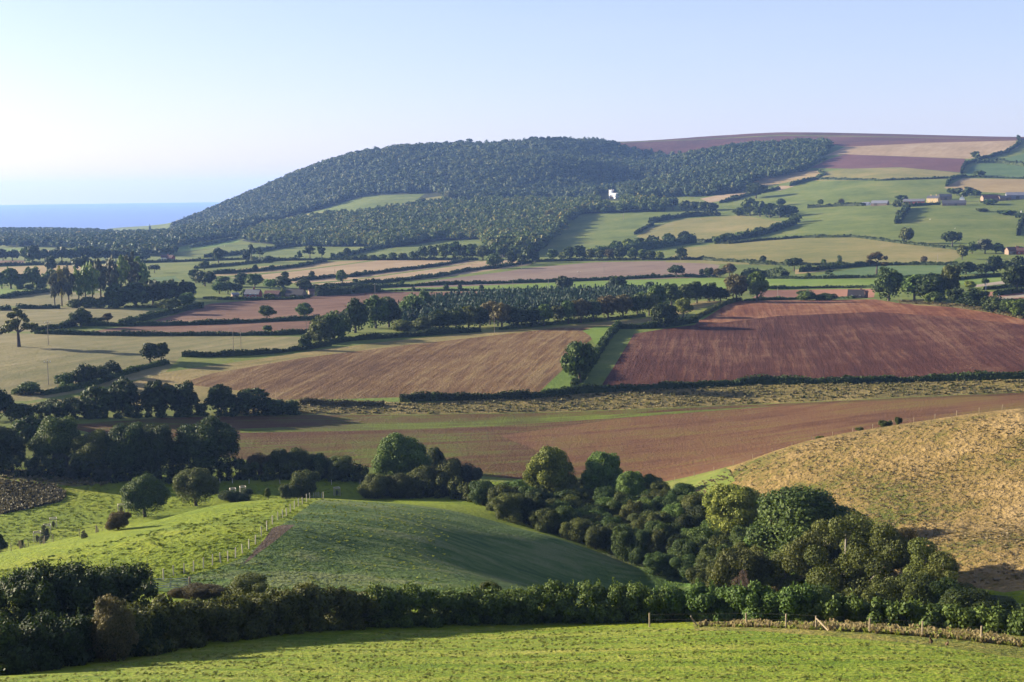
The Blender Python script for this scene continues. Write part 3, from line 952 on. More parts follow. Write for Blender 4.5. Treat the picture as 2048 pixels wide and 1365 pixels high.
TREE_COUNT = [0]
ALL_TREES = []


def tree(kind, mat, u, v, h, w, label, cat='tree', group=None, d=None, pale=False, lean=0.0, name=None, sink=0.02, rz=None):
    """a plant h by w photograph pixels big standing where pixel (u, v) meets the ground (or in that direction at distance d)."""
    p = at(u, v, d)
    dist = math.hypot(p.x, p.y)
    H = h * dist / F_PX * 1.04; Wd = w * dist / F_PX
    if dist > 335: Wd *= 1.10
    lod = 'near' if dist < 335 else 'mid' if dist < 760 else 'far' if dist < 1350 else 'tiny'
    i = TREE_COUNT[0]; TREE_COUNT[0] += 1
    rr = random.Random(i * 13 + 1)
    var = rr.randrange(NVAR[lod])
    nm = name or ('bush' if kind in ('bush', 'low') else 'tree')
    root = empty(nm, (p.x, p.y, p.z - sink * H), rr.uniform(0, 6.283) if rz is None else rz)
    if lean: root.rotation_euler[1] = lean
    c = put('crown' if nm != 'bush' else 'foliage', crown(kind, lod, mat, var), root); c.scale = (Wd, Wd, H)
    c.material_slots[0].link = 'OBJECT'; c.material_slots[0].material = LM[mat]
    if kind not in ('low',):
        k = put('trunk' if nm != 'bush' else 'stem', trunk(kind, lod, var, pale), root); k.scale = (Wd * .5 + H * .5,) * 2 + (H,)
    tag(root, label, cat, group)
    ALL_TREES.append((root, u, v))
    return root


ORD = ['leftmost', 'second from left', 'third from left', 'fourth from left', 'fifth from left', 'sixth from left', 'seventh from left', 'eighth from left', 'ninth from left', 'tenth from left', 'eleventh from left', 'twelfth from left', 'thirteenth from left', 'fourteenth from left', 'fifteenth from left', 'sixteenth from left', 'seventeenth from left', 'eighteenth from left', 'nineteenth from left', 'twentieth from left']


def row(noun, place, items, group, cat='tree'):
    """plants of one row or clump, told apart by their order across it: items (kind, leaves, u, v, h, w[, d])."""
    items = sorted(items, key=lambda q: q[2])
    for i, q in enumerate(items):
        o = 'rightmost' if i == len(items) - 1 and len(items) > 2 else ORD[i]
        tree(q[0], q[1], q[2], q[3], q[4], q[5], '%s %s, %s' % (noun, place, o), cat, group, q[6] if len(q) > 6 else None)


def hedge(pts, h, w, label, mat='dark', group=None, name='hedge', gaps=0.0, rough=.38, cat='hedge', fine=1.0):
    """hedge h by w metres along a line of pixels."""
    P = as_world(trace(pts, False, 10))
    seg = np.linalg.norm(np.diff(P[:, :2], axis=0), axis=1)
    keep = np.concatenate([[True], seg > 1e-3]); P = P[keep]
    seg = np.linalg.norm(np.diff(P[:, :2], axis=0), axis=1); s = np.concatenate([[0], np.cumsum(seg)])
    Lg = s[-1]
    dist = float(np.hypot(P[:, 0], P[:, 1]).mean())
    lf = max(.30, dist / 1300 * 1.7) * fine
    rng = np.random.default_rng(int(abs(P[0, 0] * 7 + P[0, 1] * 13)) % 99991)
    n = int(min(16000, Lg * (w + 2.2 * h) / (lf * lf) * 2.0))
    n = max(n, 60)
    x = rng.uniform(0, Lg, n)
    ph = rng.uniform(0, 6.28, 6)

    def hh(q):
        a = np.sin(q / 2.3 + ph[0]) * .45 + np.sin(q / 5.1 + ph[1]) * .6 + np.sin(q / 11.0 + ph[2]) * .5 + np.sin(q / 1.1 + ph[3]) * .3 + np.maximum(0, np.sin(q / 17.0 + ph[4]) - .75) * 3.0
        return h * (1 + rough * a * .6)
    cx = np.interp(x, s, P[:, 0]); cyy = np.interp(x, s, P[:, 1])
    e = .5
    tx = np.interp(np.minimum(x + e, Lg), s, P[:, 0]) - np.interp(np.maximum(x - e, 0), s, P[:, 0])
    ty = np.interp(np.minimum(x + e, Lg), s, P[:, 1]) - np.interp(np.maximum(x - e, 0), s, P[:, 1])
    tl = np.hypot(tx, ty) + 1e-9; nx, ny = -ty / tl, tx / tl
    th = rng.uniform(-.25, math.pi + .25, n)
    Hh = hh(x); rad = rng.uniform(.82, 1.08, n)
    ww = w * .5 * (1 + .18 * np.sin(x / 3.1 + ph[4]))
    off = np.sign(np.cos(th)) * np.abs(np.cos(th)) ** .6 * ww * rad
    up = np.abs(np.sin(th)) ** .6 * np.sign(np.sin(th)) * Hh * rad
    up = np.maximum(up, 0.02 * h)
    X = cx + nx * off; Y = cyy + ny * off
    Z = zs(X, Y) + up
    N = np.stack([nx * np.cos(th), ny * np.cos(th), np.sin(th) * 1.0], 1) + rng.normal(0, .7, (n, 3))
    N /= np.linalg.norm(N, axis=1, keepdims=True)
    T = .5 + rng.normal(0, .2, n) + .15 * np.sin(x / 4.0 + ph[5])
    V, Q, T = cards(np.stack([X, Y, Z], 1), N, lf, rng, T)
    # solid core in darker leaf tint, added to stop light leaking through
    m = max(2, int(Lg / max(1.5, dist * .006)) + 1)
    xs = np.linspace(0, Lg, m)
    cx = np.interp(xs, s, P[:, 0]); cyy = np.interp(xs, s, P[:, 1])
    tx = np.gradient(cx); ty = np.gradient(cyy); tl = np.hypot(tx, ty) + 1e-9; nx, ny = -ty / tl, tx / tl
    Hs = hh(xs) * .80
    ring = []
    for k, (o_, z_) in enumerate(((-.42, 0), (-.40, .7), (-.2, 1.0), (.2, 1.0), (.40, .7), (.42, 0))):
        X = cx + nx * o_ * w; Y = cyy + ny * o_ * w
        ring.append(np.stack([X, Y, zs(X, Y) + (Hs * z_ if z_ else -.2)], 1))
    ring = np.stack(ring, 1)
    b = len(V)
    Qc = []
    for i in range(m - 1):
        for k in range(5):
            a = b + i * 6 + k
            Qc.append((a, a + 1, a + 7, a + 6))
    V = np.concatenate([V, ring.reshape(-1, 3)]); Q = np.concatenate([Q, np.array(Qc)]); T = np.concatenate([T, rng.uniform(.15, .5, len(Qc))])
    c0 = P[len(P) // 2]
    o = put(name, mesh_np(name, V - c0, Q, LM[mat], T), None, tuple(c0))
    return tag(o, label, cat, group)


def bushy_hedge(pts, h, w, label, mat='dark', step=1.0, n=52000, leaf=.21, name='hedge', cat='hedge', shoots=220):
    """overgrown near hedge: a line of uneven leafy lumps with shoots standing out of the top."""
    P = as_world(trace(pts, False, 10))
    s = np.concatenate([[0], np.cumsum(np.hypot(*np.diff(P[:, :2], axis=0).T))]); Lg = s[-1]
    rng = np.random.default_rng(int(abs(P[0, 0] * 11 + P[0, 1] * 5)) % 99991)
    q = np.arange(0, Lg, step) + rng.uniform(-.4, .4, len(np.arange(0, Lg, step))) * step
    X = np.interp(q, s, P[:, 0]); Y = np.interp(q, s, P[:, 1])
    tx = np.gradient(X); ty = np.gradient(Y); tl = np.hypot(tx, ty) + 1e-9
    hv = h * (.90 + .07 * np.sin(q / 3.7 + 1) + .10 * np.sin(q / 8.3) + rng.normal(0, .07, len(q)))
    L = []
    for i in range(len(q)):
        for k in range(7):
            o = rng.uniform(-.5, .5) * w * .8
            r = rng.uniform(.6, 1.15) * (.50 + .11 * h)
            top = hv[i] * (1 - .3 * abs(o) / (w * .5)) if k < 3 else (r * 1.3 if k > 4 else hv[i] * rng.uniform(.3, .85))
            x = X[i] - ty[i] / tl[i] * o + rng.uniform(-.5, .5); y = Y[i] + tx[i] / tl[i] * o + rng.uniform(-.5, .5)
            rz = r * rng.uniform(.8, 1.1)
            L.append((x, y, float(zs(x, y)) + max(rz * .6, top - rz), r, r, rz))
    c0 = np.array([X.mean(), Y.mean(), P[:, 2].mean()])
    L = np.array(L); L[:, :3] -= c0
    zmin = L[:, 2].min() - 6
    L[:, 2] -= zmin
    cs = []
    ch = 60
    parts = [L[i:i + ch] for i in range(0, len(L), ch)]
    for pl in parts:
        cs.append(leaf_cloud(pl, int(n * len(pl) / len(L)), leaf, rng, .5, (.78, 1.16), -.9))
    # shoots
    i = rng.integers(0, len(L), shoots)
    B = L[i, :3] + np.stack([rng.uniform(-.4, .4, shoots), rng.uniform(-.4, .4, shoots), L[i, 5] * rng.uniform(.85, 1.0, shoots)], 1)
    Ls = rng.uniform(.25, .75, shoots)
    m = 5
    SB = np.repeat(B, m, 0); f = np.tile(np.linspace(.1, 1, m), shoots)
    SB[:, 2] += f * np.repeat(Ls, m); SB[:, :2] += rng.normal(0, .06, (len(SB), 2))
    N = unit(len(SB), rng); N[:, 2] *= .4; N /= np.linalg.norm(N, axis=1, keepdims=True)
    cs.append(cards(SB, N, leaf * .75, rng, np.clip(.72 + rng.normal(0, .15, len(SB)), 0, 1)))
    V, Q, T = [], [], []
    b = 0
    for v, q_, t_ in cs:
        V.append(v); Q.append(q_ + b); T.append(t_); b += len(v)
    cv, cf = cores(L, .74, rng)
    V = np.concatenate(V + [cv]); T = np.concatenate(T + [rng.uniform(.1, .45, len(cf))])
    V[:, 2] += zmin
    o = put(name, mesh_np(name, V, np.concatenate(Q), LM[mat], T, cf + b), None, tuple(c0))
    return tag(o, label, cat)


def merged(name, P, Hs, Ws, kind, mat, lod_n, leaf, seed, label=None, protos=5, core=.8, jit=.30):
    """many small plants joined into one mass: one object of kind stuff."""
    rng = np.random.default_rng(seed)
    pv = []
    for k in range(protos):
        L, _ = lobes_for(kind, rng)
        V, Q, T = leaf_cloud(L, lod_n, leaf, rng, jit)
        cv, cf = cores(L[:1] if kind in ('dome', 'oak', 'ash') else L[::3], core * (1.12 if kind in ('dome', 'oak') else 1.0), rng)
        pv.append((V, Q, T, cv, cf))
    Vs, Qs, Ts, Fs, Tf = [], [], [], [], []
    base = 0
    idx = rng.integers(0, protos, len(P))
    for i in range(len(P)):
        V, Q, T, cv, cf = pv[idx[i]]
        a = rng.uniform(0, 6.283); c, s = math.cos(a), math.sin(a)
        A = np.concatenate([V, cv])
        x = A[:, 0] * c - A[:, 1] * s; y = A[:, 0] * s + A[:, 1] * c
        Vs.append(np.stack([x * Ws[i] + P[i, 0], y * Ws[i] + P[i, 1], A[:, 2] * Hs[i] + P[i, 2]], 1))
        dt = rng.normal(0, .16) + .22 * math.sin(P[i, 0] * .031 + 1.7 * math.sin(P[i, 1] * .017)) * math.sin(P[i, 1] * .041 + P[i, 0] * .013)
        Qs.append(Q + base); Ts.append(np.clip(T + dt, 0, 1))
        Fs.append(cf + base + len(V)); Tf.append(np.full(len(cf), np.clip(.4 + dt, 0, 1)))
        base += len(A)
    V = np.concatenate(Vs); c0 = V.mean(0)
    me = mesh_np(name, V - c0, np.concatenate(Qs), LM[mat] if isinstance(mat, str) else mat, np.concatenate(Ts + Tf), np.concatenate(Fs))
    o = put(name, me, None, tuple(c0))
    return tag(o, label, None, None, 'stuff')


def scatter(poly, d0, d1, spacing, rng, jitter=.42, holes=()):
    """world points on a jittered grid whose foot projects into a polygon of pixels."""
    a0, a1 = A_L - .03, A_R + .03
    x = np.arange(-d1 * .48, d1 * .48, spacing); y = np.arange(d0 * .85, d1, spacing)
    X, Y = np.meshgrid(x, y)
    X = X + (np.arange(len(y)) % 2)[:, None] * spacing * .5
    X = (X + rng.uniform(-jitter, jitter, X.shape) * spacing).ravel(); Y = (Y + rng.uniform(-jitter, jitter, Y.shape) * spacing).ravel()
    D = np.hypot(X, Y); A = np.arctan2(X, Y)
    k = (D > d0) & (D < d1) & (A > a0) & (A < a1)
    X, Y = X[k], Y[k]
    Z = zs(X, Y)
    u, v = project(np.stack([X, Y, Z], 1))
    k = in_poly(u, v, poly)
    for hpoly in holes:
        k &= ~in_poly(u, v, hpoly)
    return np.stack([X, Y, Z], 1)[k], u[k], v[k]


# ------------------------------------------------------------------ woods read as one mass
SR = np.random.default_rng(5)
W_FIELD = [(640, 422), (690, 404), (740, 391), (850, 387), (892, 391), (880, 402), (830, 408), (790, 416), (700, 428), (640, 432)]
W_HILL = [(340, 468), (345, 460), (430, 422), (500, 393), (600, 348), (700, 317), (800, 301), (900, 297), (1000, 294), (1100, 287), (1205, 289), (1260, 303), (1330, 316), (1400, 312), (1500, 298), (1655, 290), (1662, 300), (1640, 325), (1600, 347), (1520, 364), (1480, 386), (1400, 394), (1330, 396), (1250, 402), (1100, 400), (1000, 402), (890, 403), (850, 388), (740, 390), (640, 420), (560, 440), (470, 466), (400, 474)]
CHURCHYARD = [(1192, 386), (1240, 386), (1246, 420), (1200, 420)]
W_MID = [(484, 482), (520, 462), (600, 446), (660, 438), (720, 434), (800, 424), (900, 412), (1000, 408), (1150, 410), (1225, 408), (1290, 408), (1330, 412), (1330, 424), (1250, 426), (1162, 430), (1148, 442), (1120, 470), (1085, 502), (1040, 516), (990, 516), (960, 480), (880, 482), (830, 490), (780, 497), (740, 495), (600, 494), (520, 489)]
W_VALE = [(0, 478), (60, 472), (190, 470), (340, 472), (480, 468), (480, 476), (350, 496), (350, 520), (270, 519), (200, 500), (60, 495), (0, 495)]

P, U, V_ = scatter(W_HILL, 1900, 3400, 9.8, SR, .7, [W_FIELD, CHURCHYARD])
_k = len(P)
merged('wood', P, SR.uniform(9, 18, _k), np.exp(SR.normal(2.68, .26, _k)), 'oak', 'wood', 52, .20, 21, 'dense broadleaf wood covering the far hill', core=.95)
P, U, V_ = scatter(W_MID, 1250, 2300, 8.0, SR, .7, [CHURCHYARD])
_k = len(P)
_edge = np.argsort(np.hypot(P[:, 0], P[:, 1]))
_front, _back = _edge[:110], _edge[110:]
merged('wood', P[_back], SR.uniform(9, 17, len(_back)), SR.uniform(8.5, 16, len(_back)), 'oak', 'woodgreen', 90, .18, 22, 'lower belt of broadleaf wood across the foot of the hill', core=.88, jit=.42)
for i in _front:
    tree('oak', ('woodgreen', 'mid', 'woodgreen', 'olive', 'woodgreen')[i % 5], U[i], V_[i], SR.uniform(20, 30), SR.uniform(17, 25), 'broadleaf tree along the near edge of the lower wood', 'tree', 'trees along the near edge of the lower wood')
YEL = []
for u, v, h, w in ((600, 470, 12, 22), (632, 462, 11, 20), (712, 462, 12, 26), (815, 455, 10, 22), (1100, 448, 20, 22), (1122, 452, 18, 18), (1132, 440, 14, 14), (740, 478, 12, 18), (570, 480, 12, 16)):
    YEL.append(('ash', 'yellow', u, v, h + 8, w))
row('yellowing tree', 'standing out of the dark lower wood', YEL, 'yellowing trees in the lower wood')
P, U, V_ = scatter(W_VALE, 1600, 3600, 11.0, SR, .42)
merged('wood', P, SR.uniform(8, 14, len(P)), SR.uniform(10, 15, len(P)), 'oak', 'wood', 70, .24, 23, 'hazy trees massed on the flat land by the sea')
P, U, V_ = scatter([(0, 462), (60, 460), (120, 456), (190, 460), (200, 470), (0, 474)], 2900, 3600, 10.0, SR, .42)
merged('wood', P, SR.uniform(9, 13, len(P)), SR.uniform(10, 15, len(P)), 'oak', 'wood', 60, .25, 24, 'wooded rise against the sea at the left edge')
# conifer plantation
P, U, V_ = scatter([(775, 640), (850, 608), (1000, 597), (1290, 590), (1370, 592), (1300, 612), (1200, 622), (1000, 638), (900, 650)], 560, 900, 2.7, SR, .6)
_f = np.argsort(np.hypot(P[:, 0], P[:, 1]))
merged('plantation', P[_f], SR.uniform(6.0, 8.4, len(_f)), SR.uniform(3.0, 4.2, len(_f)), 'spruce', 'conifer', 40, .26, 25, 'young blue-green conifer plantation behind the broadleaf belt', core=.6)

# ------------------------------------------------------------------ hedges
HG = 'thin far hedges dividing the fields'
hedge([(1060, 797), (1150, 787), (1300, 780), (1500, 769), (1700, 767), (1850, 763), (2048, 757), (2200, 754)], 2.2, 2.2, 'long dark hedge along the foot of the red field')
hedge([(800, 803), (860, 802), (950, 799), (1060, 796)], 2.3, 2.2, 'dark hedge below the big brown field with one bush rising from it')
hedge([(600, 808), (660, 810), (720, 812), (768, 811)], 1.7, 2.0, 'low brownish hedge between two dark bushes and the field gap', 'brown')
hedge([(1148, 782), (1165, 752), (1190, 718), (1215, 678), (1236, 656)], 2.6, 2.6, 'thick hedge running uphill between brown and red fields', 'dark')
hedge([(1232, 658), (1270, 658), (1300, 657), (1350, 652), (1394, 645)], 2.7, 2.6, 'clipped dark hedge along the top corner of the red field')
hedge([(1390, 640), (1420, 625), (1450, 610), (1480, 601)], 1.8, 2.0, 'pale hedge climbing to the crest at the trees', 'olive')
hedge([(364, 714), (430, 714), (500, 711), (560, 706), (615, 699), (660, 692)], 2.0, 2.0, 'dark clipped hedge across the dry pasture')
hedge([(655, 690), (700, 682), (760, 678), (850, 672), (960, 664)], 2.2, 2.4, 'hedge along the foot of the broadleaf belt', 'dark')
hedge([(1000, 660), (1080, 652), (1180, 644), (1290, 634)], 1.7, 2.0, 'low olive undergrowth below the right part of the broadleaf belt', 'olive')
hedge([(72, 668), (150, 670), (250, 672), (350, 672), (450, 672), (560, 671), (620, 667)], 1.8, 1.8, 'lower hedge of the narrow brown strip')
hedge([(72, 666), (110, 660), (150, 652)], 2.6, 2.4, 'short rising hedge at the left tip of the narrow brown strip')
hedge([(160, 652), (240, 653), (300, 652), (400, 650), (500, 646), (640, 639)], 2.0, 2.0, 'upper hedge of the narrow brown strip')
hedge([(240, 652), (290, 641), (330, 631), (370, 622), (404, 616)], 2.8, 2.4, 'dark hedge rising to the spreading tree')
hedge([(250, 616), (290, 617), (330, 616)], 1.6, 2.0, 'pale clipped hedge in front of the dark clump', 'olive')
hedge([(0, 598), (40, 592), (98, 584)], 2.6, 2.4, 'hedge below the bright green field at the left edge')
hedge([(0, 622), (20, 620)], 2.4, 2.4, 'dark hedge end cut off by the left edge')
hedge([(32, 618), (80, 618), (120, 617)], 2.0, 2.0, 'dark hedge in front of the poplars')
hedge([(84, 791), (130, 783), (180, 774), (240, 752), (290, 738), (335, 728)], 1.7, 2.0, 'overgrown hedge joining the bushes in the dry pasture', 'mid')
for pts, h, lab in (
    ([(-20, 534), (60, 531), (180, 531)], 3.0, 'above the stubble strip at the left edge'),
    ([(170, 528), (280, 527), (400, 523), (480, 520), (556, 521)], 2.6, 'along the far side of the stubble strip, right part'),
    ([(390, 538), (450, 533), (517, 526), (560, 522)], 2.6, 'below the far olive field'),
    ([(429, 549), (517, 543), (595, 535), (653, 523)], 2.8, 'between the small tan field and the long pinkish stubble'),
    ([(583, 563), (624, 560), (667, 555), (702, 555), (731, 550), (780, 544), (868, 534), (936, 522)], 2.4, 'between the two pinkish stubble fields'),
    ([(600, 580), (640, 576), (712, 571), (780, 565), (878, 554), (946, 541), (991, 537), (1063, 526)], 2.6, 'between pinkish stubble and mauve field'),
    ([(680, 582), (780, 575), (897, 570), (1024, 567), (1180, 562), (1346, 555), (1434, 555)], 2.2, 'along the foot of the mauve field'),
    ([(680, 586), (780, 583), (897, 582), (1053, 582), (1131, 582), (1180, 580), (1290, 580)], 1.2, 'along the foot of the pale green strip'),
    ([(556, 522), (663, 521), (780, 521), (956, 521)], 2.6, 'under the belt of trees above the pinkish stubble'),
    ([(1063, 525), (1180, 522), (1317, 521), (1395, 520), (1512, 527)], 2.4, 'above the mauve field'),
    ([(380, 496), (439, 486), (474, 478)], 4.0, 'below the small bright field under the wood'),
    ([(409, 516), (478, 510), (556, 498), (610, 489)], 4.5, 'across the slope with the lone upright tree'),
    ([(663, 518), (712, 509), (751, 499), (790, 494), (835, 483)], 4.5, 'climbing the slope from the two flat pines to the wood'),
    ([(1270, 470), (1290, 458), (1307, 450)], 3.5, 'at the left corner of the rounded dry field'),
    ([(1383, 484), (1428, 485)], 3.0, 'joining the slanting belt to the line of bushes'),
    ([(1430, 488), (1463, 488), (1512, 483), (1580, 478), (1607, 476), (1709, 475), (1808, 488), (1923, 501)], 2.4, 'between the broad dry pasture and the farm pasture'),
    ([(1500, 529), (1567, 531), (1733, 532), (1820, 531), (1915, 531)], 2.4, 'along the foot of the broad dry pasture'),
    ([(1600, 545), (1670, 538), (1741, 532)], 3.2, 'above the cool green field, dark and short'),
    ([(1535, 558), (1640, 558), (1740, 556), (1870, 555)], 1.8, 'between the cool green field and the pale green strip'),
    ([(1535, 578), (1650, 577), (1746, 576)], 1.5, 'above the pink arable strip'),
    ([(1615, 417), (1680, 413), (1727, 412)], 4.0, 'running left from the white farm shed'),
    ([(1821, 414), (1850, 411), (1880, 410)], 3.0, 'in front of the cream farmhouse'),
    ([(1580, 373), (1606, 365), (1632, 359)], 5.0, 'stepping down to the wood from the hill field corner'),
    ([(1632, 359), (1763, 362), (1900, 357), (1934, 354)], 2.6, 'long and level below the purple and tan hill fields'),
    ([(1934, 355), (2048, 358), (2100, 359)], 2.2, 'above the tan field at the right edge'),
    ([(1923, 348), (1926, 338), (1932, 329), (1968, 319), (2014, 306), (2041, 288), (2035, 277)], 5.0, 'winding uphill along the lane to the skyline'),
    ([(1893, 374), (1900, 361), (1915, 357), (1932, 354)], 4.5, 'along the farm lane above the cream farmhouse'),
    ([(1955, 327), (2003, 327), (2048, 333)], 6.0, 'across the cool hill fields at the right edge'),
    ([(850, 401), (832, 407), (805, 413)], 4.0, 'inside the green clearing of the hill wood'),
    ([(1440, 407), (1500, 391), (1560, 379)], 4.0, 'below the two tan strips beside the wood'),
    ([(2036, 472), (2040, 455), (2048, 445)], 7.0, 'at the right edge of the farm pasture'),
    ([(1637, 343), (1648, 352)], 3.5, 'on the corner beside the hill wood'),
    ([(1860, 566), (1960, 556), (2048, 552)], 2.0, 'above the pale lane at the right'),
    ([(1970, 580), (2048, 572), (2100, 570)], 1.8, 'between lane and pink strip at the right edge'),
    ([(1990, 592), (2048, 584), (2100, 580)], 2.2, 'behind the farm track at the right edge'),
    ([(1490, 602), (1560, 600), (1640, 599), (1708, 598)], 1.2, 'on the crest behind the red field')):
    hedge(pts, h, 2.4, 'thin dark hedge ' + lab, 'dark', HG)
hedge([(1796, 448), (1800, 438), (1808, 428), (1815, 418)], 6.0, 6.0, 'thick overgrown hedge dropping below the hill farm', 'dark')
hedge([(1300, 447), (1350, 437), (1400, 433), (1440, 432)], 6.0, 7.0, 'bushy overgrown hedge above the rounded dry field', 'dark')
hedge([(1590, 449), (1560, 460), (1510, 474), (1440, 486)], 6.5, 6.0, 'line of bushes descending beside the rounded dry field', 'dark')
hedge([(1170, 516), (1240, 506), (1310, 498), (1388, 486)], 7.5, 8.0, 'dense bushy belt slanting above the mauve field', 'wood')
hedge([(1485, 556), (1530, 553), (1570, 557)], 5.5, 7.0, 'dark scrub between the mauve field and the cool green field', 'dark')

# ------------------------------------------------------------------ far and middle trees
for u, v, h, w, kind, lab in ((893, 297, 14, 10, 'oak', 'pair-like round tree alone on the wooded ridge'), (922, 292, 12, 16, 'flat', 'flat pine on the ridge beside the lone round tree'), (940, 291, 13, 20, 'flat', 'broader flat pine on the ridge, right of the smaller pine'),
                              (1182, 289, 9, 9, 'oak', 'small round tree on the ridge just before the heather moor'), (1050, 290, 11, 9, 'oak', 'small tree at the left end of the ridge pines')):
    tree(kind, 'dark', u, v, h, w, lab)
row('dark pine in the row on the wooded ridge', 'against the sky', [('flat', 'dark', u, 291, 16, 14) for u in (1062, 1073, 1084, 1096, 1108, 1119, 1130)], 'pines along the wooded ridge')
tree('spread', 'dark', 351, 461, 17, 14, 'umbrella-shaped pine standing against the sea')
tree('spruce', 'dark', 300, 466, 16, 7, 'pointed dark conifer among the hazy trees by the sea')
tree('oak', 'yellow', 158, 480, 16, 14, 'pale yellow-green tree among the hazy woods by the sea')
tree('oak', 'olive', 1950, 319, 14, 17, 'round tree on the hedge beside the purple field')
tree('oak', 'mid', 1640, 357, 8, 14, 'small tree on the hedge corner below the hill wood')
tree('bush', 'mid', 1958, 352, 12, 22, 'bush beside the lane below the purple field', 'bush')
row('hazy hedgerow tree', 'in the belt at the far left edge', [('oak', 'dark', 6, 522, 22, 22), ('oak', 'wood', 25, 522, 20, 22), ('oak', 'dark', 50, 523, 26, 22), ('oak', 'dark', 66, 528, 34, 30)], 'trees in the far left belt')
row('tree', 'in the belt behind the pale stubble strip', [('oak', 'wood', u, 523, h, w) for u, h, w in ((90, 22, 22), (108, 22, 22), (124, 26, 26), (142, 22, 22), (160, 28, 28), (176, 28, 28), (196, 26, 28), (212, 22, 24), (232, 22, 22), (250, 20, 26), (268, 18, 24), (286, 18, 26))], 'trees behind the stubble strip')
tree('oak', 'dark', 101, 548, 34, 22, 'dark tree in front of the pale stubble strip, top-heavy')
tree('spread', 'dark', 166, 550, 36, 40, 'wide dark tree at the edge of the pale stubble strip')
row('round tree', 'above the bright field at the left edge', [('oak', 'mid', u, v, h, w) for u, v, h, w in ((4, 578, 30, 26), (22, 578, 38, 34), (44, 578, 28, 26), (66, 577, 44, 32), (84, 577, 22, 22), (104, 574, 32, 36), (124, 572, 28, 30))], 'trees above the bright field at the left edge')
row('small bush', 'under the dark belt at the left edge', [('bush', 'mid', u, 579, h, w) for u, h, w in ((40, 12, 16), (60, 12, 18), (82, 14, 20))], 'bushes under the left belt', 'bush')
row('thin bare-trunked poplar', 'in the copse left of the dark clump', [('poplar', m, u, v, h, w) for u, v, h, w, m in ((110, 614, 66, 28, 'grey'), (124, 613, 74, 24, 'yellow'), (138, 614, 76, 30, 'grey'), (158, 613, 72, 32, 'light'), (172, 612, 78, 34, 'light'), (186, 611, 80, 34, 'light'), (202, 606, 84, 38, 'grey'), (222, 604, 84, 38, 'grey'), (244, 600, 84, 44, 'light'), (264, 596, 82, 40, 'grey'), (282, 594, 76, 40, 'light'))], 'poplars of the copse in the left vale')
row('dark round tree', 'in the clump right of the poplars', [('dome', 'dark', 236, 616, 46, 50), ('bush', 'mid', 232, 616, 30, 40), ('dome', 'dark', 272, 614, 46, 56), ('dome', 'dark', 306, 611, 48, 54), ('dome', 'dark', 340, 606, 44, 54), ('oak', 'dark', 372, 603, 38, 50)], 'trees of the dark clump in the left vale')
row('leafy bush', 'at the foot of the poplars', [('bush', 'olive', u, 616, h, 30) for u, h in ((150, 20), (176, 26), (200, 24))], 'bushes under the poplars', 'bush')
tree('spread', 'olive', 336, 628, 30, 46, 'spreading rounded tree on the hedge below the dark clump')
tree('oak', 'mid', 376, 616, 30, 34, 'tree on the hedge right of the spreading rounded tree')
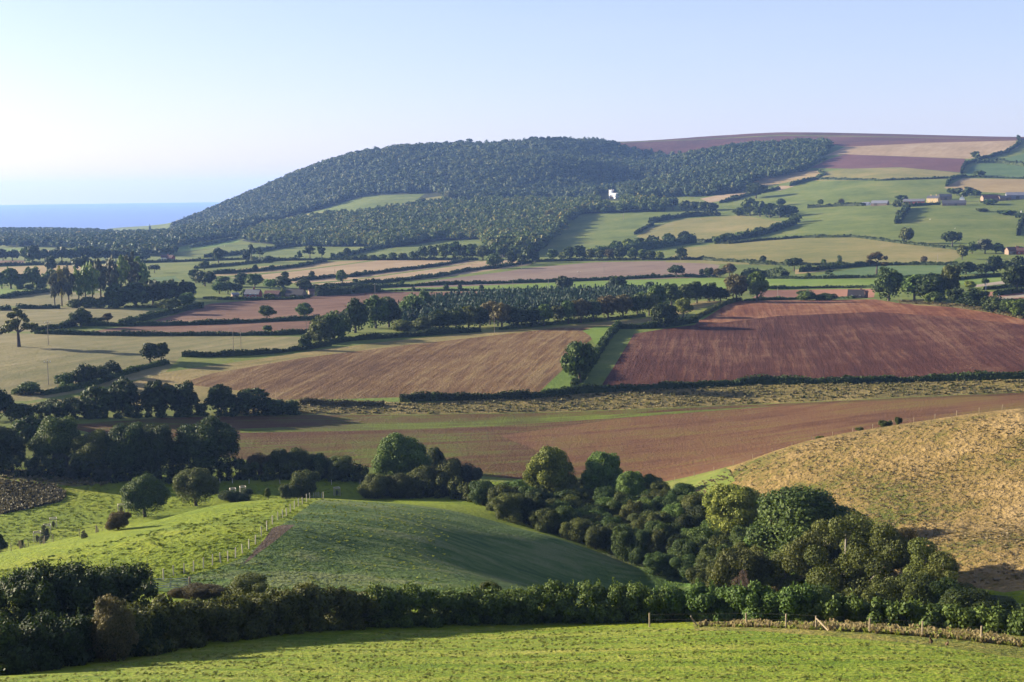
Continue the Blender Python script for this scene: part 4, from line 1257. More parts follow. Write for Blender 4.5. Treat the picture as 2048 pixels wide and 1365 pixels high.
for q in ((510, 543, 13, 12, 'oak', 'small round tree alone on a far hedge below the olive field'), (437, 526, 29, 22, 'oak', 'upright dark tree left of the scrubby far hedge'), (409, 541, 20, 22, 'oak', 'loose grey tree on the edge of the far olive field'),
          (309, 546, 16, 22, 'spread', 'mushroom-shaped tree at the end of a far hedge'), (493, 526, 24, 16, 'oak', 'tree at the left of a group of three on the far slope'), (503, 520, 28, 16, 'flat', 'tall tree behind a group on the far slope'),
          (520, 519, 22, 20, 'flat', 'open layered tree on the far slope beside scrub'), (536, 526, 16, 30, 'bush', 'wide dark scrub bush on the far hedge'), (553, 498, 15, 15, 'oak', 'round tree on the slope hedge below the lower wood'),
          (580, 492, 11, 14, 'oak', 'small tree on the slope hedge near the wood edge'), (599, 521, 18, 16, 'open', 'sparse half-bare tree on the far field edge'), (620, 520, 26, 26, 'flat', 'flat-topped pine on the far field edge, broader of two'),
          (644, 520, 26, 20, 'flat', 'flat-topped pine on the far field edge, narrower of two'), (673, 519, 9, 17, 'bush', 'low bush right of the two pines'), (696, 517, 20, 16, 'oak', 'tree right of the two far pines and low bush'),
          (624, 558, 15, 14, 'oak', 'lone tree on the hedge between pinkish stubble fields'), (570, 560, 16, 17, 'oak', 'tree behind the farmhouse against pinkish stubble'), (668, 556, 9, 6, 'bush', 'tiny bush on the hedge end in the stubble'),
          (685, 568, 28, 23, 'oak', 'round-headed tree rising from the hedge right of the farmhouse'), (711, 569, 11, 13, 'oak', 'small tree right of the round-headed hedge tree'), (731, 546, 6, 8, 'oak', 'tiny tree alone on the stubble hedge'),
          (805, 570, 10, 10, 'oak', 'tiny hedge tree at the left of the mauve field'), (912, 570, 10, 11, 'oak', 'tiny round tree on the lower hedge of the mauve field'), (827, 583, 11, 9, 'bush', 'narrow bush by the pale green strip'),
          (891, 582, 13, 13, 'oak', 'leftmost of three round small trees on the pale green strip'), (920, 582, 13, 10, 'oak', 'middle one of three round small trees on the pale green strip'), (962, 581, 11, 11, 'oak', 'rightmost of three round small trees on the pale green strip'),
          (991, 538, 31, 33, 'oak', 'large round tree where the mauve field meets the stubble'), (1022, 532, 30, 24, 'oak', 'tree second along the mauve field corner'), (1040, 530, 22, 24, 'oak', 'lower tree third along the mauve field corner'),
          (1055, 527, 33, 30, 'oak', 'tall dark tree fourth along the mauve field corner'), (1070, 527, 24, 20, 'oak', 'tree at the right end of the mauve field corner group'),
          (1128, 583, 30, 34, 'dome', 'round dense tree on the pale strip behind the conifers'), (1234, 581, 28, 43, 'dome', 'wide domed tree on the pale strip behind the conifers'), (1300, 578, 15, 19, 'oak', 'small tree behind the right end of the conifers'),
          (1256, 557, 7, 8, 'bush', 'first tiny bush on the mauve field hedge'), (1286, 556, 7, 7, 'bush', 'second tiny bush on the mauve field hedge'), (1306, 556, 10, 8, 'oak', 'tiny tree beside the two bushes on the mauve field hedge'),
          (1353, 556, 25, 35, 'spread', 'spreading open tree on the mauve field hedge'), (1362, 521, 25, 26, 'oak', 'round tree alone above the mauve field'),
          (1404, 553, 15, 11, 'oak', 'narrow small tree at the right end of the mauve field'), (1418, 556, 22, 21, 'oak', 'round dark tree at the right end of the mauve field'), (1440, 556, 20, 28, 'oak', 'brownish tree beside the round dark tree of the mauve field'), (1459, 553, 25, 26, 'oak', 'taller dark tree right of the brownish tree'),
          (1526, 528, 16, 13, 'oak', 'narrow tree on the hedge below the dry slope'), (1535, 529, 10, 10, 'bush', 'round bush right of the narrow hedge tree'),
          (1346, 420, 24, 26, 'oak', 'tall rounded tree left of the dark row below the white church'), (1512, 397, 28, 42, 'oak', 'big rounded tree against the hillside fields'), (1470, 400, 11, 22, 'bush', 'low bush left of the big rounded hillside tree'),
          (1588, 543, 27, 37, 'spread', 'rounded spreading tree left of the cool green field'), (1647, 531, 12, 11, 'oak', 'small tree on the hedge above the cool green field'), (1679, 531, 19, 10, 'column', 'narrow upright tree on the hedge above the cool green field'),
          (1848, 529, 15, 15, 'oak', 'small round tree on the hedge right of the tall layered oak'), (1615, 557, 11, 12, 'oak', 'small bushy tree in the cool green field'), (1658, 557, 16, 17, 'flat', 'small crooked tree in the cool green field'),
          (1813, 488, 34, 28, 'oak', 'tall loose oak on the pasture hedge below the farm'), (1904, 497, 33, 38, 'spread', 'broad oak on the pasture hedge below the farm'),
          (1939, 580, 17, 22, 'oak', 'yellowish small tree beside the white pole'), (1970, 570, 12, 16, 'oak', 'small dark tree behind the white pole')):
    u, v, h, w, kind, lab = q
    mt = 'dark'
    if 'grey' in lab or 'loose' in lab: mt = 'olive'
    if 'brownish' in lab or 'layered oak' in lab: mt = 'brown'
    if 'yellowish' in lab: mt = 'lime'
    if h < 16 or 'round' in lab or 'wood' in lab: mt = 'mid' if mt == 'dark' and u % 2 else mt
    tree(kind, mt, u, v, h, w, lab, 'bush' if kind == 'bush' else 'tree')
row('tree', 'in the belt along the top of the pinkish stubble', [('oak', m, u, 521, h, w) for u, h, w, m in ((708, 10, 16, 'wood'), (726, 12, 18, 'mid'), (746, 11, 18, 'olive'), (766, 12, 18, 'mid'), (786, 15, 20, 'mid'), (806, 16, 20, 'dark'), (828, 20, 22, 'mid'), (846, 28, 26, 'wood'), (868, 32, 30, 'wood'), (888, 34, 30, 'mid'), (908, 37, 34, 'wood'), (928, 30, 26, 'dark'), (946, 33, 28, 'mid'), (966, 30, 28, 'olive'), (982, 24, 22, 'dark'))], 'trees of the belt above the pinkish stubble')
row('tree', 'in the clump above the mauve field', [('oak', m, u, 521, h, w) for u, h, w, m in ((1106, 22, 26, 'mid'), (1124, 16, 16, 'lime'), (1140, 26, 30, 'dark'), (1160, 30, 26, 'dark'), (1180, 22, 24, 'olive'), (1200, 22, 22, 'olive'), (1220, 24, 26, 'brown'), (1242, 26, 28, 'dark'), (1266, 24, 24, 'mid'), (1286, 22, 22, 'mid'), (1302, 20, 22, 'dark'), (1318, 18, 18, 'lime'))], 'trees of the clump above the mauve field')
row('tree', 'in the bushy belt slanting above the mauve field', [('oak', m, u, v, 24, 26) for u, v, m in ((1232, 506, 'mid'), (1256, 502, 'lime'), (1280, 500, 'dark'), (1306, 496, 'dark'), (1340, 492, 'mid'), (1366, 488, 'dark'))], 'trees of the slanting belt')
row('dark tree', 'in the row below the white church', [('dome', 'dark', u, 422, h, w) for u, h, w in ((1372, 20, 26), (1390, 18, 26), (1408, 18, 26), (1424, 16, 24))], 'row below the church')
row('tree', 'in the dark hillside grove right of the domed field', [('dome', m, u, v, h, w) for u, v, h, w, m in ((1478, 432, 16, 24, 'mid'), (1500, 432, 34, 34, 'mid'), (1520, 434, 30, 30, 'wood'), (1540, 436, 28, 30, 'dark'), (1560, 436, 26, 30, 'dark'), (1580, 434, 22, 28, 'dark'), (1562, 412, 14, 16, 'dark'))], 'hillside grove')
row('round bush', 'in the line below the hillside grove', [('bush', 'mid', u, v, h, w) for u, v, h, w in ((1434, 488, 18, 18), (1456, 484, 20, 24), (1484, 478, 18, 24), (1520, 470, 18, 26), (1556, 460, 18, 24), (1590, 446, 22, 26))], 'bushes below the hillside grove', 'bush')
row('bush', 'on the overgrown hedge dropping below the hill farm', [('bush', 'olive', u, v, h, w) for u, v, h, w in ((1795, 414, 16, 20), (1812, 418, 16, 16), (1802, 436, 18, 20))], 'bushes below the hill farm', 'bush')
row('small tree', 'on the hedge left of the white barn', [('oak', 'mid', 1640, 412, 12, 12), ('oak', 'brown', 1681, 411, 12, 12), ('bush', 'dark', 1694, 412, 8, 12)], 'small trees left of the white barn')
row('tree', 'around the hill farm', [('oak', 'dark', 1803, 404, 12, 24), ('oak', 'mid', 1902, 388, 10, 18), ('oak', 'dark', 1914, 392, 14, 24), ('oak', 'dark', 1938, 392, 16, 24), ('oak', 'olive', 1926, 397, 12, 16), ('oak', 'dark', 1952, 394, 12, 18), ('bush', 'mid', 1980, 410, 12, 30), ('oak', 'dark', 2034, 396, 10, 12)], 'trees around the hill farm')
row('scrub bush', 'in the pasture below the hill farm', [('bush', 'olive', 1965, 424, 8, 22), ('bush', 'mid', 2014, 430, 10, 34), ('bush', 'dark', 2040, 436, 12, 16)], 'scrub below the hill farm', 'bush')
row('tree', 'in the right-hand vale clump by the cottages', [('oak', m, u, v, h, w) for u, v, h, w, m in ((1924, 520, 28, 22, 'olive'), (1944, 508, 22, 22, 'mid'), (1970, 508, 28, 32, 'grey'), (1992, 508, 20, 26, 'mid'), (2008, 508, 10, 14, 'dark'), (2036, 506, 12, 20, 'dark'))], 'clump by the cottages')
row('dark tree', 'in the lower belt at the right edge', [('dome', 'dark', u, v, h, w) for u, v, h, w in ((1932, 549, 24, 36), (1964, 549, 20, 26), (1988, 547, 32, 34), (2014, 543, 20, 26), (2036, 538, 24, 26))], 'belt at the right edge')

# farmhouse trees
row('tree', 'in the grove round the red brick farmhouse', [('oak', m, u, v, h, w) for u, v, h, w, m in ((392, 566, 26, 34, 'dark'), (410, 573, 32, 44, 'dark'), (446, 568, 16, 30, 'mid'), (439, 588, 26, 30, 'mid'), (456, 588, 24, 26, 'mid'), (474, 588, 20, 20, 'dark'), (484, 574, 26, 32, 'dark'), (510, 576, 28, 38, 'mid'), (541, 579, 22, 30, 'light'), (566, 579, 26, 38, 'dark'), (604, 580, 22, 33, 'olive'))], 'grove round the red brick farmhouse')
row('garden bush', 'in front of the farm buildings', [('bush', m, u, v, h, w) for u, v, h, w, m in ((489, 596, 20, 14, 'mid'), (541, 597, 12, 26, 'mid'), (567, 596, 22, 14, 'lime'), (592, 596, 10, 30, 'dark'), (614, 596, 8, 20, 'mid'), (640, 592, 14, 16, 'olive'), (516, 599, 6, 26, 'mid'))], 'garden bushes at the farmhouse', 'bush')
hedge([(408, 598), (450, 600), (500, 601), (560, 600), (610, 598)], 1.6, 2.2, 'garden hedge in front of the red brick farmhouse', 'dark')
hedge([(632, 592), (680, 590), (720, 586), (760, 584)], 5.0, 5.0, 'tall dark hedge running right from the farmhouse', 'dark')

# broadleaf belt in front of the conifers, and the trees along the crest
row('tree', 'in the broadleaf belt before the conifers', [(k, m, u, v, h, w) for k, m, u, v, h, w in (('bush', 'olive', 640, 683, 60, 56), ('bush', 'mid', 668, 679, 70, 62), ('dome', 'dark', 711, 666, 66, 54), ('dome', 'mid', 752, 657, 64, 60), ('dome', 'dark', 778, 655, 56, 50), ('bush', 'olive', 803, 662, 28, 46), ('bush', 'olive', 845, 663, 36, 46), ('dome', 'dark', 880, 662, 42, 50), ('dome', 'dark', 912, 660, 44, 46), ('oak', 'olive', 937, 657, 44, 42), ('dome', 'dark', 960, 655, 40, 44), ('oak', 'brown', 980, 650, 48, 44), ('oak', 'brown', 1004, 658, 52, 44), ('dome', 'dark', 1035, 656, 42, 50), ('dome', 'dark', 1064, 654, 40, 40))], 'trees of the broadleaf belt, left half')
row('tree', 'in the broadleaf belt right of the bright green one', [(k, m, u, v, h, w) for k, m, u, v, h, w in (('oak', 'olive', 1115, 649, 38, 36), ('oak', 'light', 1137, 648, 47, 34), ('oak', 'brown', 1162, 646, 47, 48), ('oak', 'dark', 1188, 644, 44, 38), ('oak', 'brown', 1216, 641, 49, 54), ('oak', 'brown', 1246, 638, 48, 42), ('oak', 'dark', 1274, 635, 47, 42), ('oak', 'olive', 1298, 632, 46, 38))], 'trees of the broadleaf belt, right half')
tree('ash', 'light', 1088, 653, 46, 40, 'bright green tree in the broadleaf belt before the conifers')
row('tree', 'in the second rank of the belt near the crest', [(k, m, u, v, h, w) for k, m, u, v, h, w in (('oak', 'mid', 1286, 622, 38, 38), ('oak', 'mid', 1314, 618, 48, 40), ('oak', 'mid', 1343, 613, 45, 40), ('oak', 'olive', 1372, 609, 42, 42), ('oak', 'dark', 1394, 607, 42, 38), ('dome', 'dark', 1418, 604, 38, 42), ('dome', 'dark', 1441, 603, 28, 36))], 'second rank of the belt')
row('tree', 'behind the left end of the broadleaf belt', [('oak', 'mid', 772, 628, 34, 36), ('dome', 'mid', 822, 638, 50, 48), ('dome', 'mid', 850, 624, 44, 32)], 'trees behind the left of the belt')
tree('dome', 'dark', 1328, 656, 50, 54, 'dark rounded tree standing on the clipped corner hedge')
tree('oak', 'lime', 1366, 636, 40, 36, 'small bright green tree right of the corner hedge tree')
tree('oak', 'mid', 1160, 775, 96, 72, 'two-tiered oak on the hedge between brown and red fields')
tree('bush', 'mid', 868, 803, 24, 16, 'single bush rising from the hedge below the brown field', 'bush')
tree('oak', 'brown', 1473, 604, 54, 48, 'dark brownish oak on the crest, left of a pale green tree')
tree('oak', 'light', 1514, 604, 58, 46, 'pale green tree on the crest beside the brownish oak')
tree('bush', 'mid', 1614, 601, 25, 42, 'rounded green bush on the crest of the red field', 'bush')
tree('low', 'dark', 1650, 601, 14, 46, 'low straggling scrub right of the rounded crest bush', 'bush')
tree('dome', 'mid', 1777, 602, 64, 56, 'tall dense tree on the crest right of the dark cottage roof')
tree('oak', 'mid', 1829, 602, 50, 60, 'broad green tree right of the tall dense crest tree')
tree('dome', 'dark', 1862, 603, 54, 58, 'dark half of the broad tree pair on the crest')
tree('oak', 'olive', 1899, 600, 66, 42, 'thin-leaved grey-brown oak behind the crest bushes')
tree('flat', 'brown', 1753, 552, 44, 42, 'tall layered oak at the edge of the cool green field')
tree('oak', 'dark', 2034, 586, 54, 54, 'large dark layered tree at the right edge above the track')
row('bush', 'along the top right of the red field', [('bush', m, u, v, h, w) for u, v, h, w, m in ((1869, 606, 26, 38, 'mid'), (1914, 607, 36, 44, 'dark'), (1948, 612, 40, 60, 'dark'), (1990, 624, 38, 52, 'dark'), (2016, 628, 34, 40, 'dark'), (2042, 634, 42, 46, 'mid'))], 'bushes at the top right of the red field', 'bush')
hedge([(1800, 606), (1850, 609), (1910, 615), (1970, 622), (2048, 638)], 1.2, 2.0, 'ragged brown bank under the bushes beside the red field', 'brown')

# middle distance, left
tree('open', 'olive', 38, 694, 74, 64, 'gnarled old oak with open crown alone in the dry pasture', rz=0.15)
tree('dome', 'dark', 162, 654, 34, 42, 'dark bushy tree where the two brown strips begin')
tree('bush', 'dark', 195, 646, 12, 30, 'low dark bush between the bushy tree and a rounder one', 'bush')
tree('oak', 'brown', 215, 645, 18, 24, 'small round brownish tree right of the dark bushy tree')
tree('oak', 'dark', 300, 727, 40, 42, 'dark tree with ragged crown at the hedge end in the dry pasture')
tree('oak', 'dark', 323, 722, 36, 36, 'companion leaning tree at the hedge end')
row('dark rounded bush', 'along the overgrown hedge in the dry pasture', [('bush', 'mid', 132, 773, 32, 42), ('bush', 'dark', 168, 771, 50, 48), ('bush', 'dark', 202, 762, 36, 44), ('bush', 'dark', 224, 752, 36, 40)], 'bushes along the overgrown hedge', 'bush')
tree('bush', 'mid', 57, 788, 28, 54, 'broad bush alone near the left edge of the dry pasture', 'bush')
tree('oak', 'mid', 534, 638, 27, 36, 'round-headed tree on the hedge of the brown field, left of two')
tree('oak', 'mid', 608, 638, 31, 36, 'round-headed tree on the hedge of the brown field, right of two')
tree('oak', 'mid', 535, 668, 17, 20, 'small tree in the narrow brown strip')
tree('bush', 'dark', 610, 700, 37, 30, 'rounded dark bush at the end of the clipped hedge', 'bush')
row('dark broadleaf tree', 'in the row across the left of the valley', [('dome', 'dark', u, v, h, w) for u, v, h, w in ((-6, 842, 66, 60), (38, 846, 38, 50), (100, 834, 32, 64), (146, 834, 36, 50), (196, 834, 62, 66), (246, 832, 74, 62), (318, 832, 70, 72), (368, 830, 66, 60), (442, 829, 60, 60), (508, 828, 50, 74))], 'row of dark trees across the left valley')
tree('low', 'dark', 562, 827, 28, 70, 'low dark bush tailing off the row of dark trees', 'bush')
bushy_hedge([(60, 840), (150, 838), (260, 835), (380, 833), (480, 830), (600, 828)], 4.6, 5.0, 'dark undergrowth joining the row of dark trees', 'dark', 2.4, 9000, .55, shoots=100)
bushy_hedge([(-40, 946), (60, 950), (160, 958), (260, 962), (380, 962), (490, 958)], 5.2, 7.0, 'black undergrowth at the foot of the dark grove', 'dark', 2.2, 9000, .42, shoots=100)
bushy_hedge([(480, 957), (560, 958), (650, 959), (735, 962)], 4.4, 6.0, 'tangled undergrowth below the shrubby trees', 'olive', 2.0, 9000, .40, shoots=150)
bushy_hedge([(735, 994), (800, 994), (880, 994), (940, 998), (1000, 1014)], 4.8, 7.0, 'tangled scrub in front of the tall rounded ash', 'olive', 2.0, 11000, .38, shoots=150)
row('dark tree', 'in the grove left of the spur', [('dome', m, u, v, h, w) for u, v, h, w, m in ((0, 940, 84, 100, 'dark'), (60, 900, 64, 64, 'dark'), (118, 935, 100, 104, 'mid'), (190, 950, 84, 90, 'olive'), (262, 955, 108, 110, 'dark'), (320, 958, 110, 90, 'dark'), (416, 955, 118, 150, 'dark'))], 'grove left of the spur')
row('shrubby tree', 'between the dark grove and the tall rounded ash', [('bush', m, u, v, h, w) for u, v, h, w, m in ((518, 950, 54, 60, 'brown'), (560, 952, 66, 66, 'olive'), (600, 950, 66, 70, 'olive'), (640, 952, 54, 60, 'dark'), (682, 954, 54, 80, 'olive'))], 'shrubs between grove and ash')
row('grey-green bush', 'at the foot of the dark grove', [('bush', 'grey', u, v, h, w) for u, v, h, w in ((120, 945, 44, 50), (160, 955, 44, 60), (205, 962, 36, 50))], 'bushes at the foot of the grove', 'bush')
# left pasture
tree('dome', 'mid', 290, 1034, 84, 96, 'leafy pale-sided tree at the edge of the spur, left of two')
tree('dome', 'olive', 392, 1012, 78, 96, 'leafy tree at the edge of the spur, right of two')
tree('bush', 'brown', 236, 1060, 44, 54, 'brown bush below the leafy tree on the spur edge', 'bush')
tree('low', 'dark', 466, 1003, 22, 90, 'low dark bramble tailing right from the leafy tree', 'bush')
tree('bush', 'olive', 606, 996, 68, 74, 'bushy tree behind the fence at the spur top')
tree('bush', 'olive', 572, 998, 38, 32, 'smaller bush left of the bushy tree at the spur top', 'bush')
tree('oak', 'olive', 536, 1000, 24, 14, 'thin sapling in the bright strip behind the spur')
tree('bush', 'dark', -4, 1104, 44, 34, 'dark bush cut by the left edge beside the low fence', 'bush')
tree('bush', 'olive', 42, 1094, 16, 16, 'small clipped bush on the low fence line', 'bush')
tree('wispy', 'grey', 90, 1086, 34, 24, 'thin grey shrub among the tree guards', 'bush', name='bush')
tree('wispy', 'grey', 168, 1078, 16, 18, 'small grey shrub on the low fence line', 'bush', name='bush')


def px(kind, mat, u, top, w, d, label, cat='tree', group=None, **kw):
    """plant whose foot is hidden: its top pixel and its distance are given."""
    p = at(u, 0, d)
    _, vb = project(np.array([p]))
    return tree(kind, mat, u, 0, float(vb[0]) - top, w, label, cat, group, d, **kw)


# centre and right of the valley
px('dome', 'light', 781, 864, 122, 306, 'tall round-topped ash catching the light left of centre')
px('dome', 'dark', 852, 893, 44, 318, 'small dark tree tucked behind the tall rounded ash')
row('shrub', 'in front of and right of the tall rounded ash', [('bush', m, u, v, h, w, d) for u, v, h, w, d, m in ((752, 994, 62, 74, 292, 'olive'), (800, 990, 62, 70, 292, 'olive'), (845, 990, 72, 76, 296, 'olive'), (895, 990, 84, 92, 298, 'olive'), (935, 985, 70, 70, 300, 'grey'), (966, 1006, 62, 74, 276, 'mid'), (1012, 1018, 58, 66, 268, 'olive'))], 'shrubs right of the rounded ash', 'bush')
px('ash', 'lime', 1096, 888, 126, 276, 'big yellow-topped ash rising from the thicket')
px('ash', 'light', 1200, 896, 100, 278, 'rounded green ash right of the yellow-topped one')
px('ash', 'light', 1262, 938, 84, 268, 'lower bright tree at the right end of the valley ashes')
px('ash', 'lime', 1478, 960, 156, 232, 'bright lumpy ash below the tan hillside')
px('dome', 'mid', 1618, 970, 226, 208, 'largest broad domed tree below the tan hillside')
px('bush', 'olive', 1482, 1060, 150, 182, 'olive leaning tree in front of the large dome', 'tree', name='tree')
for _i, (u, top, w, d, m) in enumerate(((1588, 1080, 150, 184, 'olive'), (1630, 1056, 160, 181, 'olive'), (1672, 1036, 160, 186, 'olive'), (1712, 1028, 170, 176, 'olive'), (1756, 1030, 170, 182, 'olive'), (1798, 1042, 170, 172, 'olive'), (1838, 1058, 160, 178, 'brown'), (1876, 1080, 150, 168, 'olive'), (1922, 1112, 150, 165, 'olive'))):
    px('wispy', m, u, top, w, d, 'slim-trunked olive-brown alder behind the near hedge, ' + ('rightmost' if _i == 8 else ORD[_i]), 'tree', 'alders behind the near hedge', pale=True)
row('olive bush', 'under the alders behind the near hedge', [('bush', m, u, 1222, h, w, 160) for u, h, w, m in ((1580, 92, 100, 'olive'), (1640, 104, 110, 'mid'), (1700, 92, 90, 'olive'), (1770, 112, 120, 'olive'), (1840, 116, 120, 'olive'), (1900, 100, 110, 'dark'))], 'bushes under the alders', 'bush')
px('wispy', 'twig', 1496, 1136, 66, 158, 'pinkish leafless shrub behind the hedge', 'bush', name='bush')
px('bush', 'brown', 1560, 1160, 64, 152, 'brown bush right of the leafless shrub', 'bush')
px('bush', 'dark', 1975, 1164, 140, 132, 'dark shrub at the right edge behind the fence', 'bush')
px('bush', 'mid', 2046, 1228, 90, 120, 'leafy green bush cut by the right edge', 'bush')
# the thicket that fills the valley between spur and hillside
TH = [(985, 1022), (1050, 1004), (1180, 1000), (1300, 1000), (1400, 1030), (1500, 1080), (1600, 1130), (1660, 1180), (1640, 1200), (1520, 1196), (1420, 1190), (1345, 1166), (1250, 1126), (1150, 1084), (1060, 1056), (990, 1040)]
P, U, V_ = scatter(TH, 165, 312, 4.3, SR, .38)
for i in range(len(P)):
    dd = float(np.hypot(P[i, 0], P[i, 1]))
    tree('bush', ('olive', 'olive', 'mid', 'olive', 'mid', 'dark', 'light')[int(SR.integers(0, 7))], U[i], 0, SR.uniform(4.6, 8.2) * F_PX / dd, SR.uniform(5.4, 8.4) * F_PX / dd, 'olive green bush in the thicket filling the valley right of the spur', 'bush', 'bushes of the valley thicket', dd)
row('dark bush', 'at the foot of the tan hillside', [('bush', 'dark', u, v, h, w, d) for u, v, h, w, d in ((1350, 1060, 80, 90, 235), (1420, 1080, 80, 100, 222), (1560, 1110, 80, 90, 205), (1730, 1150, 70, 110, 180), (1800, 1170, 80, 110, 172), (1900, 1180, 60, 110, 166), (2000, 1190, 50, 110, 160))], 'dark bushes below the tan hillside', 'bush')

# near hedge and the bushes at its left end
bushy_hedge([(225, 1318), (330, 1294), (480, 1272), (620, 1258), (765, 1251)], 4.2, 4.2, 'deep near hedge, left part, in its own shadow', 'olive')
bushy_hedge([(745, 1251), (900, 1247), (1050, 1245), (1200, 1243), (1340, 1242)], 4.1, 4.0, 'deep near hedge below the spur, middle part', 'mid', shoots=300)
bushy_hedge([(1310, 0, 128.5), (1420, 0, 127), (1520, 0, 124.5), (1650, 0, 122.5)], 3.6, 3.4, 'deep near hedge left of the strutted fence post', 'mid', n=26000, shoots=140)
bushy_hedge([(1620, 0, 123.5), (1760, 0, 122), (1880, 0, 121), (2000, 0, 120), (2120, 0, 119)], 2.5, 2.8, 'glossy laurel-like hedge behind the wire fence', 'mid', n=24000, leaf=.24, shoots=60)
bushy_hedge([(-120, 0, 97), (-20, 0, 99), (100, 0, 104), (240, 0, 111)], 4.0, 6.0, 'dark overgrown hedge end at the lower left', 'dark', n=30000)
bushy_hedge([(-60, 0, 124), (60, 0, 124), (150, 0, 125), (225, 0, 126)], 5.2, 11.0, 'black-shadowed bushes behind the hedge end at lower left', 'dark', n=30000, name='thicket', cat='bushes')
px('bush', 'tan', 164, 1168, 112, 103.5, 'small tan-leaved tree standing out of the dark hedge', 'tree', name='tree')
px('bush', 'olive', 455, 1142, 116, 139, 'rounded pale shrub on the hedge below the bare path', 'bush')
px('bush', 'brown', 345, 1166, 110, 140, 'brownish bramble beside the field gate', 'bush')
px('bush', 'olive', 960, 1146, 70, 137, 'leafy shoots rising from the middle of the near hedge', 'bush')


# ------------------------------------------------------------------ tussocks and grass
def tufts(name, P, size, hgt, mats, seed, label, ncard=6, lean=.9):
    rng = np.random.default_rng(seed)
    n = len(P) * ncard
    base = np.repeat(P, ncard, 0)
    a = rng.uniform(0, 6.283, n)
    sz = np.repeat(rng.uniform(.6, 1.35, len(P)), ncard)
    out = np.stack([np.cos(a), np.sin(a)], 1)
    hw = size * sz * rng.uniform(.22, .4, n)
    tip = np.stack([out[:, 0] * size * sz * lean * rng.uniform(.25, .7, n), out[:, 1] * size * sz * lean * rng.uniform(.25, .7, n), hgt * sz * rng.uniform(.6, 1.15, n)], 1)
    side = np.stack([-out[:, 1], out[:, 0], np.zeros(n)], 1)
    o = np.stack([out[:, 0] * .12 * size, out[:, 1] * .12 * size, np.full(n, -.03)], 1)
    V = np.stack([base + o - side * hw[:, None], base + o + side * hw[:, None], base + tip + side * hw[:, None] * .45, base + tip - side * hw[:, None] * .45], 1).reshape(-1, 3)
    Q = np.arange(4 * n).reshape(n, 4)
    T = np.clip(np.repeat(rng.normal(.5, .24, len(P)), ncard) + rng.normal(0, .1, n), 0, 1)
    c0 = V.mean(0)
    o = put(name, mesh_np(name, V - c0, Q, mats, T), None, tuple(c0))
    return tag(o, label, None, None, 'stuff')


LM['tuss'] = leaf_mat('dry_tussock_blades', L4(.13, .105, .042), L4(.27, .215, .115), .5, 0, 0)
LM['grass'] = leaf_mat('green_grass_blades', L4(.095, .125, .012), L4(.24, .25, .055), .5, 0, 0)
LM['grass2'] = leaf_mat('lush_grass_blades', L4(.066, .100, .006), L4(.175, .205, .022), .5, 0, 0)
LM['reed'] = leaf_mat('pale_dry_stalks', L4(.11, .096, .036), L4(.26, .205, .10), .5, 0, 0)
LM['mixed'] = leaf_mat('mixed_rough_growth', L4(.055, .066, .018), L4(.21, .175, .085), .5, 0, 0)
LM['bracken'] = leaf_mat('dead_bracken_fronds', L4(.046, .042, .018), L4(.120, .104, .050), .2, 0, 0)
TR = np.random.default_rng(77)
P, U, V_ = scatter([(1330, 992), (1450, 944), (1600, 889), (1800, 854), (2060, 822), (2060, 1180), (1700, 1180), (1450, 1100), (1380, 1010)], 176, 292, .85, TR, 1.2)
_g = np.sin(P[:, 0] * .21 + 1.3 * np.sin(P[:, 1] * .13)) + np.sin(P[:, 1] * .17)
P = P[(TR.random(len(P)) < np.clip(.26 + .2 * _g, .05, 1))]
tufts('grass_tussocks', P, .66, .17, LM['tuss'], 1, 'dry straw-coloured grass tussocks over the hillside', 7, 1.1)
P, U, V_ = scatter([(-20, 1380), (-20, 1362), (150, 1346), (330, 1310), (560, 1278), (800, 1264), (1000, 1258), (1300, 1256), (1500, 1266), (1650, 1275), (1850, 1293), (2060, 1322), (2060, 1380)], 66, 130, .42, TR, 1.5)
_g = np.sin(P[:, 0] * .5 + 1.7 * np.sin(P[:, 1] * .9)) + np.sin(P[:, 1] * 1.3 + P[:, 0] * .2)
P = P[TR.random(len(P)) < np.clip(.20 + .18 * _g, .03, 1)]
tufts('grass', P, .30, .045, LM['grass'], 2, 'short green grass of the near field', 6, 1.2)
_n = 2600
_u = TR.uniform(1380, 2080, _n); _d = np.interp(_u, [1380, 1500, 1650, 1850, 2080], [117, 112.5, 108, 105.5, 104]) + TR.gamma(2.0, 2.0, _n) - .3
_az = ray(_u, np.full(_n, 1270.0))[0]
_X = np.sin(_az) * _d; _Y = np.cos(_az) * _d
P = np.stack([_X, _Y, zs(_X, _Y)], 1)
_g = np.sin(_X * .7) + np.sin(_X * .23 + 1)
P = P[(TR.random(_n) < np.clip(.55 + .3 * _g, .1, 1)) & (_d < 119)]
_h = len(P) // 2
tufts('dry_grass', P[:_h], .40, .36, LM['reed'], 3, 'dry grass along the wire fence', 6, .9)
tufts('grass', P[_h:], .40, .24, LM['grass'], 31, 'green grass mixed with dry stalks at the wire fence', 6, 1.0)
P, U, V_ = scatter([(0, 1180), (0, 1140), (150, 1100), (350, 1052), (550, 1003), (640, 999), (700, 1004), (800, 1012), (900, 1028), (1100, 1080), (1340, 1172), (900, 1180), (400, 1180), (230, 1190)], 136, 250, .70, TR, 1.3)
_m = in_poly(*project(P), [(310, 1182), (345, 1160), (430, 1138), (480, 1118), (545, 1060), (640, 1000), (2000, 990), (2000, 1300), (310, 1300)])
_dirt = in_poly(*project(P), [(470, 1140), (505, 1106), (545, 1054), (600, 1046), (575, 1086), (500, 1128)])
_u, _v = project(P)
_rs = TR.random(len(P))
_lump = np.sin(P[:, 0] * .9 + 2.0 * np.sin(P[:, 1] * .35)) * np.sin(P[:, 1] * .8 + P[:, 0] * .3)
